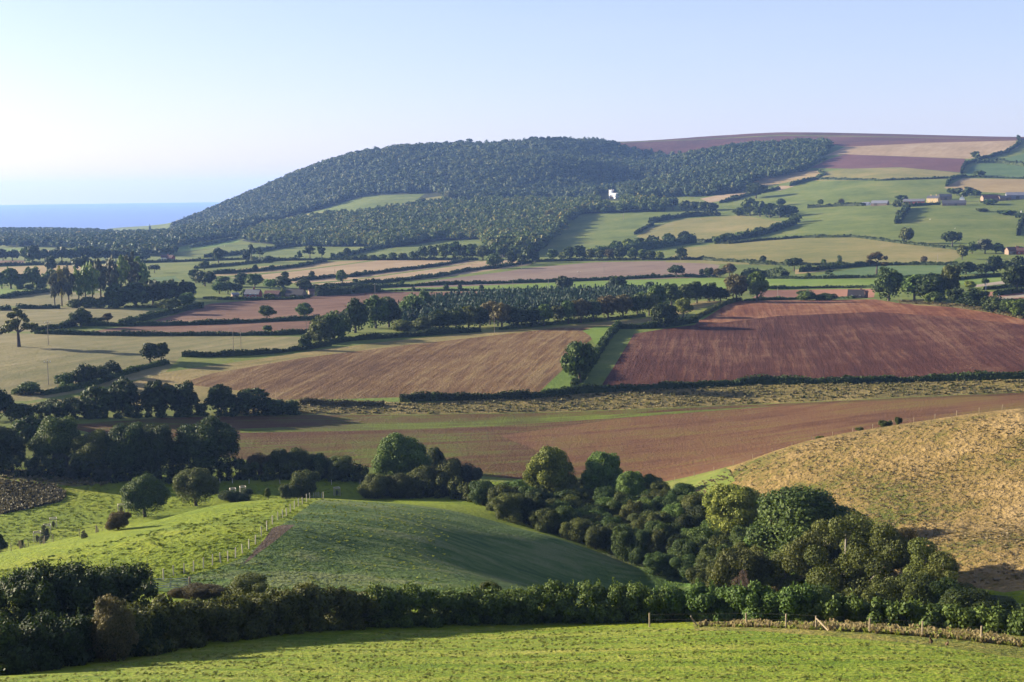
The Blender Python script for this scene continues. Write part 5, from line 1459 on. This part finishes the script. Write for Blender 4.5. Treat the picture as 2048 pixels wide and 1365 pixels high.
tufts('grass', P[~_m & ~_dirt & (_rs < .30 + .35 * _lump)], .60, .08, LM['grass2'], 4, 'lush tufted grass on the sunlit side of the spur', 5, 1.2)
tufts('grass', P[_m & ~_dirt & (_u < 900) & (_rs < .14 + .2 * _lump)], .50, .08, LM['grass2'], 5, 'short grass on the mown flank of the spur', 5, 1.2)
P, U, V_ = scatter([(0, 1100), (0, 945), (240, 962), (480, 968), (720, 968), (740, 990), (560, 990), (420, 1000), (200, 1058), (100, 1085)], 235, 335, 1.15, TR, 1.3)
P = P[TR.random(len(P)) < .5]
tufts('grass', P, .8, .12, LM['grass2'], 6, 'lush grass of the valley pasture', 5, 1.2)
P, U, V_ = scatter([(0, 962), (50, 964), (110, 972), (134, 990), (122, 1004), (60, 1018), (0, 1030)], 260, 335, .6, TR, 1.2)
tufts('bracken', P, .7, .5, LM['bracken'], 7, 'brown dead bracken in a patch of pasture', 7, .9)
P, U, V_ = scatter([(430, 832), (560, 802), (700, 805), (860, 808), (1000, 798), (1150, 791), (1400, 774), (1700, 768), (2060, 758), (2060, 784), (1800, 794), (1600, 804), (1300, 816), (1100, 824), (830, 828), (600, 828)], 380, 450, 1.5, TR, 1.3)
P = P[TR.random(len(P)) < .6]
tufts('rough_grass', P, 1.2, .5, LM['mixed'], 8, 'pale rough growth in the strip below the long hedge', 6, .9)
P, U, V_ = scatter([(0, 940), (150, 948), (240, 960), (200, 974), (60, 960), (0, 955)], 300, 345, 1.0, TR, 1.3)
tufts('rough_grass', P, .9, .40, LM['mixed'], 9, 'tawny tufts at the top of the left pasture', 5, .9)

# ------------------------------------------------------------------ fences, gate, poles, guards
WOOD = plain_mat('weathered_timber', L4(0.2280, 0.1862, 0.1254), .9, .1, .3, 8)
WOODP = plain_mat('pale_new_timber', L4(0.4256, 0.3800, 0.3040), .85, .1, .2, 8)
WIRE = plain_mat('galvanised_wire', L4(.05, .05, .05), .6, .3, .1, 3, .3)
STEEL = plain_mat('galvanised_gate', L4(0.3192, 0.3496, 0.3952), .5, .5, .1, 3, .5)


def bar_mesh(name, a, b, r, mat, sides=6, r2=None):
    V, Q = tube([a, b], [r, r2 or r], sides)
    n = sides
    V = list(V); F = [tuple(q) for q in Q]
    me = bpy.data.meshes.new(name)
    me.from_pydata(V, [], F + [tuple(range(n))[::-1], tuple(range(n, 2 * n))])
    me.materials.append(mat)
    return me


_POST = {}


def post_mesh(h, r, mat):
    key = (round(h, 2), round(r, 3), mat.name)
    if key not in _POST:
        _POST[key] = bar_mesh('post', (0, 0, -.3), (0, 0, h), r, mat, 7)
    return _POST[key]


def fence(pts, h, r, label, wires=3, mat=None, wr=.006, step=None, cat='fence', net=False, group=None):
    """wire fence with a post at each pixel (or every step metres along the line)."""
    mat = mat or WOOD
    if step:
        W = as_world(trace(pts, False, 10)); s = np.concatenate([[0], np.cumsum(np.linalg.norm(np.diff(W[:, :2], axis=0), axis=1))])
        q = np.arange(0, s[-1], step)
        X = np.interp(q, s, W[:, 0]); Y = np.interp(q, s, W[:, 1]); B = [Vector((x, y, z)) for x, y, z in zip(X, Y, zs(X, Y))]
    else:
        B = [at(*p) for p in pts]
    root = empty('wire_fence', B[len(B) // 2])
    rr = random.Random(len(B) * 7 + int(B[0].x))
    for b in B:
        o = put('post', post_mesh(h, r, mat), root, b - root.location)
        o.rotation_euler = (rr.uniform(-.05, .05), rr.uniform(-.05, .05), rr.uniform(0, 3)); o.scale[2] = rr.uniform(.93, 1.07)
    for k in range(wires):
        z = h * (.95 - .8 * k / max(1, wires - 1)) if wires > 1 else h * .9
        V, Q = [], []
        for i in range(len(B) - 1):
            a, b = B[i] - root.location + Vector((0, 0, z)), B[i + 1] - root.location + Vector((0, 0, z))
            v2, q2 = tube([a, b], [wr, wr], 3)
            n0 = len(V); V += v2; Q += [tuple(x + n0 for x in f) for f in q2]
        put('wire', mesh_np('wire', V, Q, WIRE), root)
    return tag(root, label, cat, group)


f1 = fence([(1300, 0, 121), (1505, 0, 114), (1588, 0, 111), (1652, 0, 109), (1765, 0, 107.5), (1877, 0, 106), (2002, 0, 105), (2140, 0, 104)], 1.28, .075, 'timber post and wire fence along the near field edge', 3, WOOD, .0025)
_a = at(1652, 0, 109) - f1.location; _b = at(1678, 0, 107.6) - f1.location
put('strut', bar_mesh('strut', _a + Vector((0, 0, 1.0)), _b + Vector((0, 0, .05)), .065, WOOD), f1)
_a = at(1404, 0, 117)
o = put('broken_post', bar_mesh('broken_post', (0, 0, -.1), (-.75, .1, 1.0), .07, WOOD), None, _a)
tag(o, 'leaning broken post in the near hedge left of the fence', 'post')
fence([(252, 1213), (265, 1206), (279, 1199), (292, 1192), (303, 1183)], 1.25, .07, 'short run of posts below the field gate', 3, WOOD)
fence([(327, 1160), (347, 1151), (368, 1147), (387, 1143), (407, 1137), (425, 1131), (441, 1126), (456, 1123), (471, 1116), (485, 1107), (498, 1098), (511, 1089), (523, 1073), (534, 1062), (545, 1049), (556, 1040), (565, 1036), (573, 1032), (581, 1026), (589, 1018), (597, 1013), (605, 1009), (613, 1004), (620, 1000), (627, 997)], 1.25, .065, 'line of posts and wire climbing the spur beside the bare path', 4, WOODP, .005)
fence([(631, 996), (634, 996), (638, 996), (643, 997), (647, 998)], 1.3, .07, 'cluster of close pale posts at the spur top', 2, WOODP, .005)
fence([(0, 1108), (60, 1093), (120, 1082), (180, 1070), (205, 1063)], 1.15, .05, 'low wire fence along the foot of the left pasture', 3, WOOD, .006, 4.0)
fence([(440, 967), (465, 967), (498, 968), (560, 969), (663, 970), (720, 970)], 1.2, .07, 'fence behind the bright strip under dark shrubs', 2, WOODP, .005)
fence([(1312, 0, 300), (1450, 0, 299), (1600, 0, 295), (1700, 0, 293), (1800, 0, 289), (1930, 0, 285), (2048, 0, 283)], 1.15, .06, 'thin fence along the crest of the tan hillside', 2, WOOD, .006, 4.5)
row('low scrub', 'on the crest fence of the tan hillside', [('low', 'olive', u, float(project(np.array([at(u, 0, d)]))[1][0]), h, w, d) for u, d, h, w in ((1772, 287, 12, 34), (1795, 286, 16, 18), (1720, 290, 8, 20), (1640, 293, 8, 24))], 'scrub on the crest fence', 'bush')

# field gate
_p, _q = at(304, 1181), at(380, 1180)
g = empty('field_gate', _p)
_d = _q - _p
put('gate_post', bar_mesh('gate_post', (0, 0, -.3), (0, 0, 1.6), .13, WOOD, 8), g)
put('gate_post', bar_mesh('gate_post', _d + Vector((0, 0, -.3)), _d + Vector((0, 0, 1.45)), .11, WOOD, 8), g)
for k in range(5):
    z = .3 + .24 * k
    put('rail', bar_mesh('rail', _d * .04 + Vector((0, 0, z)), _d * .96 + Vector((0, 0, z)), .028, STEEL), g)
for f_ in (.06, .5, .94):
    put('upright', bar_mesh('upright', _d * f_ + Vector((0, 0, .25)), _d * f_ + Vector((0, 0, 1.3)), .028, STEEL), g)
tag(g, 'grey metal five-bar gate at the foot of the spur fence', 'gate')

# tree guards: four posts, pale top rails, wire sides, a sapling inside
NET = plain_mat('guard_netting', L4(0.1216, 0.1292, 0.0988), .8, .2, .1, 3)


def guard(u, v, label):
    p = at(u, v)
    r = empty('tree_guard', p, 0.35)
    s, h = .62, 1.85
    cs = [(-s, -s), (s, -s), (s, s), (-s, s)]
    for x, y in cs:
        put('post', post_mesh(h, .055, WOODP), r, (x, y, 0))
    for i in range(4):
        a, b = cs[i], cs[(i + 1) % 4]
        V = [(a[0] * 1.08, a[1] * 1.08, h - .02), (b[0] * 1.08, b[1] * 1.08, h - .02), (b[0] * 1.08, b[1] * 1.08, h + .12), (a[0] * 1.08, a[1] * 1.08, h + .12)]
        V += [(x * .88, y * .88, z) for x, y, z in V]
        put('top_rail', mesh_np('top_rail', V, [(0, 1, 2, 3), (5, 4, 7, 6), (3, 2, 6, 7), (0, 4, 5, 1)], WOODP), r)
        V, Q = [], []
        for k in range(5):
            z = .25 + k * .36
            v2, q2 = tube([(a[0], a[1], z), (b[0], b[1], z)], [.012, .012], 3)
            n0 = len(V); V += v2; Q += [tuple(x + n0 for x in f) for f in q2]
        for k in range(1, 4):
            x = a[0] + (b[0] - a[0]) * k / 4; y = a[1] + (b[1] - a[1]) * k / 4
            v2, q2 = tube([(x, y, 0), (x, y, h)], [.012, .012], 3)
            n0 = len(V); V += v2; Q += [tuple(x_ + n0 for x_ in f) for f in q2]
        put('wire_side', mesh_np('wire_side', V, Q, NET), r)
    tag(r, label, 'tree guard', 'timber tree guards in the pastures')
    t = empty('sapling', p)
    c = put('crown', crown('bush', 'mid', 'grey', 0), t); c.scale = (.6, .6, 1.7)
    c.material_slots[0].link = 'OBJECT'; c.material_slots[0].material = LM['grey']
    k = put('trunk', trunk('oak', 'mid', 0), t); k.scale = (1.2, 1.2, 1.5)
    tag(t, 'sapling growing inside the ' + label, 'sapling', 'saplings in the tree guards')


guard(75, 1085, 'tree guard nearest the grey shrub, lowest of three at the left')
guard(95, 1070, 'tree guard in the middle of the three at the left')
guard(107, 1056, 'tree guard at the top of the three at the left')
guard(243, 1027, 'tree guard half hidden by the leafy tree on the spur edge')
guard(466, 994, 'low tree guard partly behind the bramble')
guard(486, 990, 'tree guard standing clear in the bright strip, right of the bramble')
guard(579, 991, 'tree guard between two bushes at the spur top')
guard(674, 992, 'tree guard right of the fence at the spur top')

POLEM = plain_mat('pole_timber', L4(0.1748, 0.1520, 0.1254), .9, .1, .2, 5)
CERAM = plain_mat('pale_insulator', L4(0.4560, 0.4560, 0.4408), .4, .4, .05, 5)


def pole(u, v, h, label, arm=True, mat=None, thick=1.0, d=None):
    p = at(u, v, d); dist = math.hypot(p.x, p.y)
    H = h * dist / F_PX
    r = empty('utility_pole', p)
    w = max(.13, dist * .00020) * thick
    put('pole', bar_mesh('pole', (0, 0, -.4), (0, 0, H), w, mat or POLEM, 7, w * .7), r)
    if arm:
        put('crossarm', bar_mesh('crossarm', (-1.15, 0, H - .5), (1.15, 0, H - .5), w * .6, mat or POLEM, 5), r)
        for x in (-1.05, 0, 1.05):
            put('insulator', bar_mesh('insulator', (x, 0, H - .45 if x else H), (x, 0, H - .05 if x else H + .35), w * .6, CERAM, 5), r)
    tag(r, label, 'utility pole', 'utility poles across the vale')
    return p + Vector((0, 0, H))


T1 = pole(97, 690, 44, 'utility pole with crossarm right of the gnarled oak')
T2 = pole(97, 770, 46, 'utility pole with crossarm in the lower dry pasture')
T3 = pole(467, 704, 45, 'taller of two poles close together in the dry pasture', False)
T4 = pole(482, 697, 36, 'shorter of two poles close together in the dry pasture', False)
T5 = pole(989, 667, 40, 'pole on the crest in front of the brown tree', False)
pole(613, 665, 26, 'pole at the hedge beside the rounded dark bush', False)
pole(750, 588, 20, 'pole in the brown field right of the farmhouse')
pole(948, 592, 22, 'pole behind the conifer plantation, left one', False)
pole(1026, 580, 20, 'pole on the pale strip left of the round dense tree', False)
pole(1097, 574, 16, 'pole on the mauve field edge left of the round dense tree', False)
pole(944, 541, 14, 'pole on the stubble left of the large round tree', False)
pole(1043, 541, 14, 'pole in front of the mauve field corner group', False)
pole(1158, 557, 14, 'pole with crossarm alone in the mauve field')
pole(1208, 546, 14, 'pole right of the crossarm pole in the mauve field', False)
pole(1247, 440, 13, 'pole at the shadow edge of the green slope field', False)
pole(1555, 598, 22, 'pole in the pink strip behind the red field', False)
pole(1971, 598, 30, 'thick white pole beside the farm track', False, CERAM, 1.6)
pole(1997, 602, 12, 'short white pole left of the farm track', False, CERAM, 2.0)
pole(1875, 524, 14, 'pole at the right end of the dry slope', False)
pole(2042, 436, 13, 'pale pole at the right edge of the farm pasture', False, CERAM, 2.0)
pole(670, 552, 14, 'pole on the pinkish stubble', False)


def cable(a, b, sag, label):
    pts = [a.lerp(b, k / 14) - Vector((0, 0, sag * 4 * (k / 14) * (1 - k / 14))) for k in range(15)]
    V, Q = tube([p - a for p in pts], [.012] * 15, 3)
    tag(put('cable', mesh_np('cable', V, Q, WIRE), None, a), label, 'cable')


cable(T3, T5, 4.0, 'thin power cable sagging from the paired poles to the crest pole')
cable(T1, T2, 2.0, 'thin power cable between the two crossarm poles')

# ------------------------------------------------------------------ buildings
WHITE = plain_mat('white_limewash', L4(.74, .72, .69), .85, .2, .05, .6)
CREAM = plain_mat('cream_render', L4(.34, .25, .12), .85, .2, .08, .6)
STONE = plain_mat('sandstone', L4(.17, .125, .095), .9, .15, .2, 1.2)
REDB = plain_mat('red_brick', L4(.22, .055, .036), .9, .15, .2, 1.2)
SLATE = plain_mat('grey_slate', L4(.055, .055, .065), .6, .3, .2, 1.5)
SLATEP = plain_mat('pale_slate', L4(.115, .115, .125), .6, .3, .15, 1.5)
TILE = plain_mat('brown_clay_tile', L4(.085, .046, .040), .85, .2, .25, 1.5)
DARKT = plain_mat('dark_roof', L4(.024, .021, .024), .7, .3, .2, 1.5)
TIN = plain_mat('grey_sheet_roof', L4(.14, .145, .165), .45, .4, .08, .8)
GLASS = plain_mat('dark_window_glass', L4(0.0228, 0.0266, 0.0342), .15, .5, .1, 1)
FRAME = plain_mat('white_window_frame', L4(0.5700, 0.5624, 0.5472), .6, .3, .04, 2)
DOORM = plain_mat('dark_door', L4(0.0760, 0.0608, 0.0456), .7, .2, .2, 2)


def boxm(name, x0, x1, y0, y1, z0, z1, mat):
    return box_mesh(name, x0, x1, y0, y1, z0, z1, mat)


def house(name, u, v, wpx, L, Wd, hw, hr, rot, wall, roof, label, cat, wins=(), chim=(), doors=(), d=None, over=.3):
    """gabled building, long side along local x facing local -y; windows (x, z, w, h) on the front, chimneys (x, height)."""
    p = at(u, v, d)
    r = empty(name, p - Vector((0, 0, .1)), rot)
    y0, y1 = -Wd / 2, Wd / 2
    x0, x1 = -L / 2, L / 2
    V = [(x0, y0, -1), (x1, y0, -1), (x1, y1, -1), (x0, y1, -1), (x0, y0, hw), (x1, y0, hw), (x1, y1, hw), (x0, y1, hw), (x0, 0, hw + hr), (x1, 0, hw + hr)]
    me = bpy.data.meshes.new('wall'); me.from_pydata(V, [], [(0, 1, 5, 4), (2, 3, 7, 6), (1, 2, 6, 9, 5), (3, 0, 4, 8, 7), (0, 3, 2, 1)]); me.materials.append(wall)
    put('wall', me, r)
    t = .18
    e = over
    sl = hr / (Wd / 2)
    for s in (-1, 1):
        ye, ze = s * (Wd / 2 + e), hw - e * sl
        a = [(x0 - e, ye, ze + .03), (x1 + e, ye, ze + .03), (x1 + e, 0, hw + hr + .03), (x0 - e, 0, hw + hr + .03)]
        b = [(x, y, z + t) for x, y, z in a]
        Q = [(0, 1, 2, 3), (7, 6, 5, 4), (0, 4, 5, 1), (1, 5, 6, 2), (3, 2, 6, 7), (0, 3, 7, 4)]
        put('roof', mesh_np('roof', a + b, Q, roof), r)
    for x, h in chim:
        c = put('chimney', boxm('chimney', x - .45, x + .45, -.4, .4, hw + hr * .5, hw + hr + h, wall), r)
        put('chimney_pot', bar_mesh('chimney_pot', (x, 0, hw + hr + h), (x, 0, hw + hr + h + .45), .16, TILE), c)
    for x, z, w, h in wins:
        f = put('window', boxm('window', x - w / 2, x + w / 2, y0 - .05, y0 + .02, z, z + h, FRAME), r)
        put('pane', boxm('pane', x - w / 2 + .1, x - .04, y0 - .07, y0 - .04, z + .1, z + h - .1, GLASS), f)
        put('pane', boxm('pane', x + .04, x + w / 2 - .1, y0 - .07, y0 - .04, z + .1, z + h - .1, GLASS), f)
    for x, w, h in doors:
        put('door', boxm('door', x - w / 2, x + w / 2, y0 - .06, y0 + .02, -.2, h, DOORM), r)
    return tag(r, label, cat)


# farm in the left vale
W5 = [(-5, .9, 1.3, 1.3), (-2.2, .9, 1.3, 1.3), (1.0, .9, 1.3, 1.3), (4.2, .9, 1.3, 1.3), (-5, 3.2, 1.2, 1.1), (-1, 3.2, 1.2, 1.1), (3.6, 3.2, 1.2, 1.1)]
house('farmhouse', 507, 598, 0, 9.6, 6.0, 3.3, 2.8, -.25, REDB, SLATEP, 'red brick farmhouse with pale slate roof', 'farmhouse', [(x * .8, z * .8, w, h * .9) for x, z, w, h in W5], [(.5, 1.3)], [(2.0, 1.0, 2.0)])
house('farm_building', 546, 596, 0, 10.0, 6.0, 2.5, 2.2, -.25, STONE, TILE, 'low stone farm building with brown tiled roof', 'farm building', [(-2.5, 1.0, 1.0, 1.0)], [], [(1.5, 1.6, 2.2)])
house('barn', 592, 596, 0, 12.0, 7.0, 2.4, 3.2, -.30, STONE, DARKT, 'stone barn with long dark roof beside the farmhouse', 'barn', [(-3, 1.0, 1.1, 1.0), (2.5, 1.0, 1.1, 1.0)], [(3.0, .9)], [(0, 2.2, 2.6)])
house('outbuilding', 623, 593, 0, 3.6, 3.4, 3.6, 1.2, .4, STONE, TILE, 'narrow pale-walled outbuilding right of the dark barn', 'outbuilding', [], [], [(0, .9, 2.0)])
house('shed', 470, 594, 0, 4.2, 3.5, 1.7, .9, .5, STONE, TIN, 'small shed with bluish metal roof left of the farmhouse', 'shed', [], [], [(0, .9, 1.6)])
# house behind the red field
house('cottage', 1724, 0, 0, 8.5, 6.0, 1.5, 3.2, -.35, STONE, DARKT, 'cottage whose dark roof shows above the red field crest', 'cottage', [(-2, 1, 1, 1.1), (2, 1, 1, 1.1)], [(2.4, 1.1)], [(0, 1, 2)], 722)
house('outbuilding', 1744, 0, 0, 1.5, 1.5, 3.4, .6, 0, TILE, TILE, 'slim brick outbuilding like a stack beside the dark-roofed cottage', 'outbuilding', [], [], [(0, .8, 1.9)], 720)
# cottages at the right edge and in the far left vale
house('cottage', 2024, 509, 0, 10, 6, 3.4, 2.6, .2, STONE, TILE, 'left one of two brown-roofed cottages at the right edge', 'cottage', [(-2.5, 1, 1, 1.1), (2.5, 1, 1, 1.1)], [(3.5, 1)], [(0, 1, 2)])
house('cottage', 2043, 509, 0, 8, 6, 3.2, 2.4, -.3, REDB, TILE, 'right one of two brown-roofed cottages at the right edge', 'cottage', [(-2, 1, 1, 1.1), (2, 1, 1, 1.1)], [(-2.8, 1)], [(0, 1, 2)])
house('cottage', 331, 521, 0, 9, 6, 3.2, 2.6, .2, WHITE, TILE, 'white-walled cottage among the far trees by the coast', 'cottage', [(-2, 1, 1, 1.1), (2, 1, 1, 1.1)], [(3, 1)], [(0, 1, 2)])
house('cottage', 341, 521, 0, 8, 6, 3.0, 2.6, -.4, REDB, TILE, 'reddish cottage right of the white one among far trees', 'cottage', [(-2, 1, 1, 1.1), (2, 1, 1, 1.1)], [(-3, 1)], [(0, 1, 2)])
# hill farm
house('shed', 1732, 411, 0, 9, 7, 2.8, 1.2, -.7, WHITE, TIN, 'low white-walled farm shed at the left of the hill farm', 'shed', [], [], [(0, 3, 2.6)])
house('barn', 1760, 411, 0, 20, 13, 2.6, 3.4, -.5, STONE, TIN, 'wide grey-roofed barn at the left of the hill farm', 'barn', [], [], [(-4, 4, 3)])
house('barn', 1828, 408, 0, 25, 8, 3.2, 2.8, -.4, REDB, SLATEP, 'long barn with red gable at the hill farm', 'barn', [(4, 1.2, 1.2, 1.2)], [], [(-3, 3, 3)])
house('farmhouse', 1867, 405, 0, 15, 7, 5.2, 3.0, -.75, CREAM, SLATE, 'cream rendered farmhouse at the centre of the hill farm', 'farmhouse', [(-6, .9, 1.3, 1.4), (-2.5, .9, 1.3, 1.4), (2.5, .9, 1.3, 1.4), (6, .9, 1.3, 1.4), (-6, 3.4, 1.2, 1.2), (-2, 3.4, 1.2, 1.2), (2, 3.4, 1.2, 1.2), (6, 3.4, 1.2, 1.2)], [(-3.5, 1.4), (3.5, 1.8)], [(0, 1.1, 2.1)])
house('barn', 1890, 400, 0, 15, 8, 4.2, 3, -.1, STONE, SLATE, 'grey slate barn behind the cream farmhouse', 'barn', [], [], [(0, 3, 3)])
house('barn', 1908, 411, 0, 27, 8, 2.4, 3.6, -.3, STONE, SLATE, 'long low barn with dark slate roof in front of the cream farmhouse', 'barn', [(-8, 1, 1, 1)], [], [(2, 3, 2.5)])
house('cottage', 1924, 404, 0, 5, 5.5, 4.6, 2.4, 1.2, WHITE, SLATE, 'white-gabled cottage between the slate barns', 'cottage', [(-1, 1, 1, 1), (1, 3, .9, .9)], [(0, .9)], [(1, .9, 2)])
house('cottage', 1918, 384, 0, 8, 5, 2.6, 1.8, .1, WHITE, DARKT, 'small white cottage with dark roof in trees above the farm', 'cottage', [(-2, .8, 1, 1), (2, .8, 1, 1)], [(3, .8)], [(0, .9, 1.9)])
house('barn', 1982, 402, 0, 23, 9, 4.0, 3.0, .06, STONE, TILE, 'brown stone barn with purplish roof right of the farm trees', 'barn', [(-7, 1, 1.1, 1), (5, 1, 1.1, 1)], [], [(0, 3.4, 3)])
house('barn', 2009, 401, 0, 14, 7, 3.4, 2.2, .0, STONE, SLATE, 'smaller slate barn adjoining the brown stone barn', 'barn', [], [], [(2, 2.6, 2.6)])
house('barn', 2034, 398, 0, 26, 10, 4.6, 3.4, -.2, TIN, TIN, 'large pale grey barn at the right edge of the hill farm', 'barn', [], [], [(0, 4, 3.4)])

# white church
_p = at(1226, 397)
ch = empty('church', _p, -.95)
Z0 = -2
me = bpy.data.meshes.new('nave'); L_, W_, h_, r_ = 11.0, 9.0, 7.6, 2.0
me.from_pydata([(-2, -W_ / 2, Z0), (L_, -W_ / 2, Z0), (L_, W_ / 2, Z0), (-2, W_ / 2, Z0), (-2, -W_ / 2, h_), (L_, -W_ / 2, h_), (L_, W_ / 2, h_), (-2, W_ / 2, h_), (-2, 0, h_ + .8), (L_, 0, h_ + .8)], [], [(0, 1, 5, 4), (2, 3, 7, 6), (1, 2, 6, 9, 5), (3, 0, 4, 8, 7), (4, 5, 9, 8), (8, 9, 6, 7)])
me.materials.append(WHITE); nv = put('nave', me, ch)
put('parapet', boxm('parapet', -2.1, L_ + .1, -W_ / 2 - .15, -W_ / 2 + .1, h_ - .3, h_ + .5, WHITE), nv)
tw = put('tower', boxm('tower', -7.0, -2.05, -2.6, 2.6, Z0, 13.2, WHITE), ch)
for x in (-6.8, -2.25):
    for y in (-2.4, 2.4):
        put('merlon', boxm('merlon', x - .35, x + .35, y - .35, y + .35, 13.2, 14.2, WHITE), tw)
put('belfry_window', boxm('belfry_window', -5.0, -4.0, -2.66, -2.55, 9.4, 11.4, GLASS), tw)
put('stair_turret', bar_mesh('stair_turret', (-1.0, 2.6, Z0), (-1.0, 2.6, 13.8), 1.0, STONE, 8), ch)
for x in (.6, 3.8, 7.4):
    w_ = put('window', boxm('window', x - .75, x + .75, -W_ / 2 - .05, -W_ / 2 + .05, 1.8, 5.2, FRAME), nv)
    put('pane', boxm('pane', x - .6, x - .05, -W_ / 2 - .09, -W_ / 2 - .04, 2.0, 5.0, GLASS), w_)
    put('pane', boxm('pane', x + .05, x + .6, -W_ / 2 - .09, -W_ / 2 - .04, 2.0, 5.0, GLASS), w_)
put('porch', boxm('porch', 1.2, 4.2, -W_ / 2 - 2.6, -W_ / 2 - .01, Z0, 3.2, STONE), ch)
tag(ch, 'white church with square tower against the wooded hill', 'church')

# sheep and the two brown hares
FLEECE = plain_mat('fleece', L4(0.4712, 0.4408, 0.3800), .95, .1, .1, 3)
FUR = plain_mat('brown_fur', L4(.085, .058, .034), .95, .1, .2, 12)


def skin(name, joints, edges, mat):
    me = bpy.data.meshes.new(name)
    me.from_pydata([j[0] for j in joints], edges, [])
    o = bpy.data.objects.new(name, me); COL.objects.link(o)
    o.modifiers.new('skin', 'SKIN')
    for i, j in enumerate(joints):
        sv = me.skin_vertices[0].data[i]; sv.radius = (j[1], j[1]); sv.use_root = (i == 0)
    sb = o.modifiers.new('smooth', 'SUBSURF'); sb.levels = 1; sb.render_levels = 1
    me.materials.append(mat)
    return o


sheep_j = [((-.35, 0, .62), .24), ((0, 0, .66), .27), ((.35, 0, .66), .23), ((.60, 0, .84), .11), ((.80, 0, .80), .075),
           ((-.36, .13, .3), .05), ((-.38, .13, 0), .04), ((-.36, -.13, .3), .05), ((-.38, -.13, 0), .04), ((.34, .13, .3), .05), ((.34, .13, 0), .04), ((.34, -.13, .3), .05), ((.34, -.13, 0), .04), ((-.62, 0, .55), .04)]
sheep_e = [(0, 1), (1, 2), (2, 3), (3, 4), (0, 5), (5, 6), (0, 7), (7, 8), (2, 9), (9, 10), (2, 11), (11, 12), (0, 13)]
s0 = skin('sheep', sheep_j, sheep_e, FLEECE)
for i, (u, v) in enumerate(((421, 527), (427, 499), (449, 493), (1402, 440), (1860, 440), (1910, 458))):
    o = s0 if i == 0 else s0.copy()
    if i: COL.objects.link(o)
    o.location = at(u, v); o.rotation_euler[2] = i * 1.3
    tag(o, 'pale sheep grazing ' + ('on the far olive field near the left', 'on the slope below the small bright field, left of two', 'on the slope below the small bright field, right of two', 'alone in the rounded dry field', 'in the pasture below the hill farm, upper of two', 'in the pasture below the hill farm, lower of two')[i], 'sheep', 'sheep on the far slopes')
hare_j = [((0, 0, .13), .12), ((.05, 0, .26), .10), ((.12, 0, .38), .055), ((.17, 0, .44), .06), ((.25, 0, .42), .035), ((.14, .03, .54), .018), ((.12, .04, .64), .012), ((.14, -.03, .54), .018), ((.12, -.04, .64), .012),
          ((.12, .07, .14), .035), ((.15, .07, 0), .025), ((.12, -.07, .14), .035), ((.15, -.07, 0), .025), ((.10, .12, .03), .04), ((.10, -.12, .03), .04), ((-.14, 0, .10), .04)]
hare_e = [(0, 1), (1, 2), (2, 3), (3, 4), (3, 5), (5, 6), (3, 7), (7, 8), (1, 9), (9, 10), (1, 11), (11, 12), (0, 13), (0, 14), (0, 15)]
h0 = skin('hare', hare_j, hare_e, FUR)
h0.location = at(1863, 1287); h0.rotation_euler[2] = 3.6
tag(h0, 'brown hare sitting upright at the edge of the near field', 'hare')
h1 = skin('hare', [((x * 1.1, y, z * .62 if z < .5 else z * .66), r) for (x, y, z), r in hare_j], hare_e, FUR)
h1.location = at(1893, 1291); h1.rotation_euler[2] = 5.0
tag(h1, 'brown hare crouching with raised ears right of the upright one', 'hare')
for o in SC.objects:
    if o.get('label') and len(o['label'].replace('-', ' ').split()) > 16: print('LONG', o.name, o['label'])
print('time', time.time() - T0, 'trees', len(ALL_TREES))
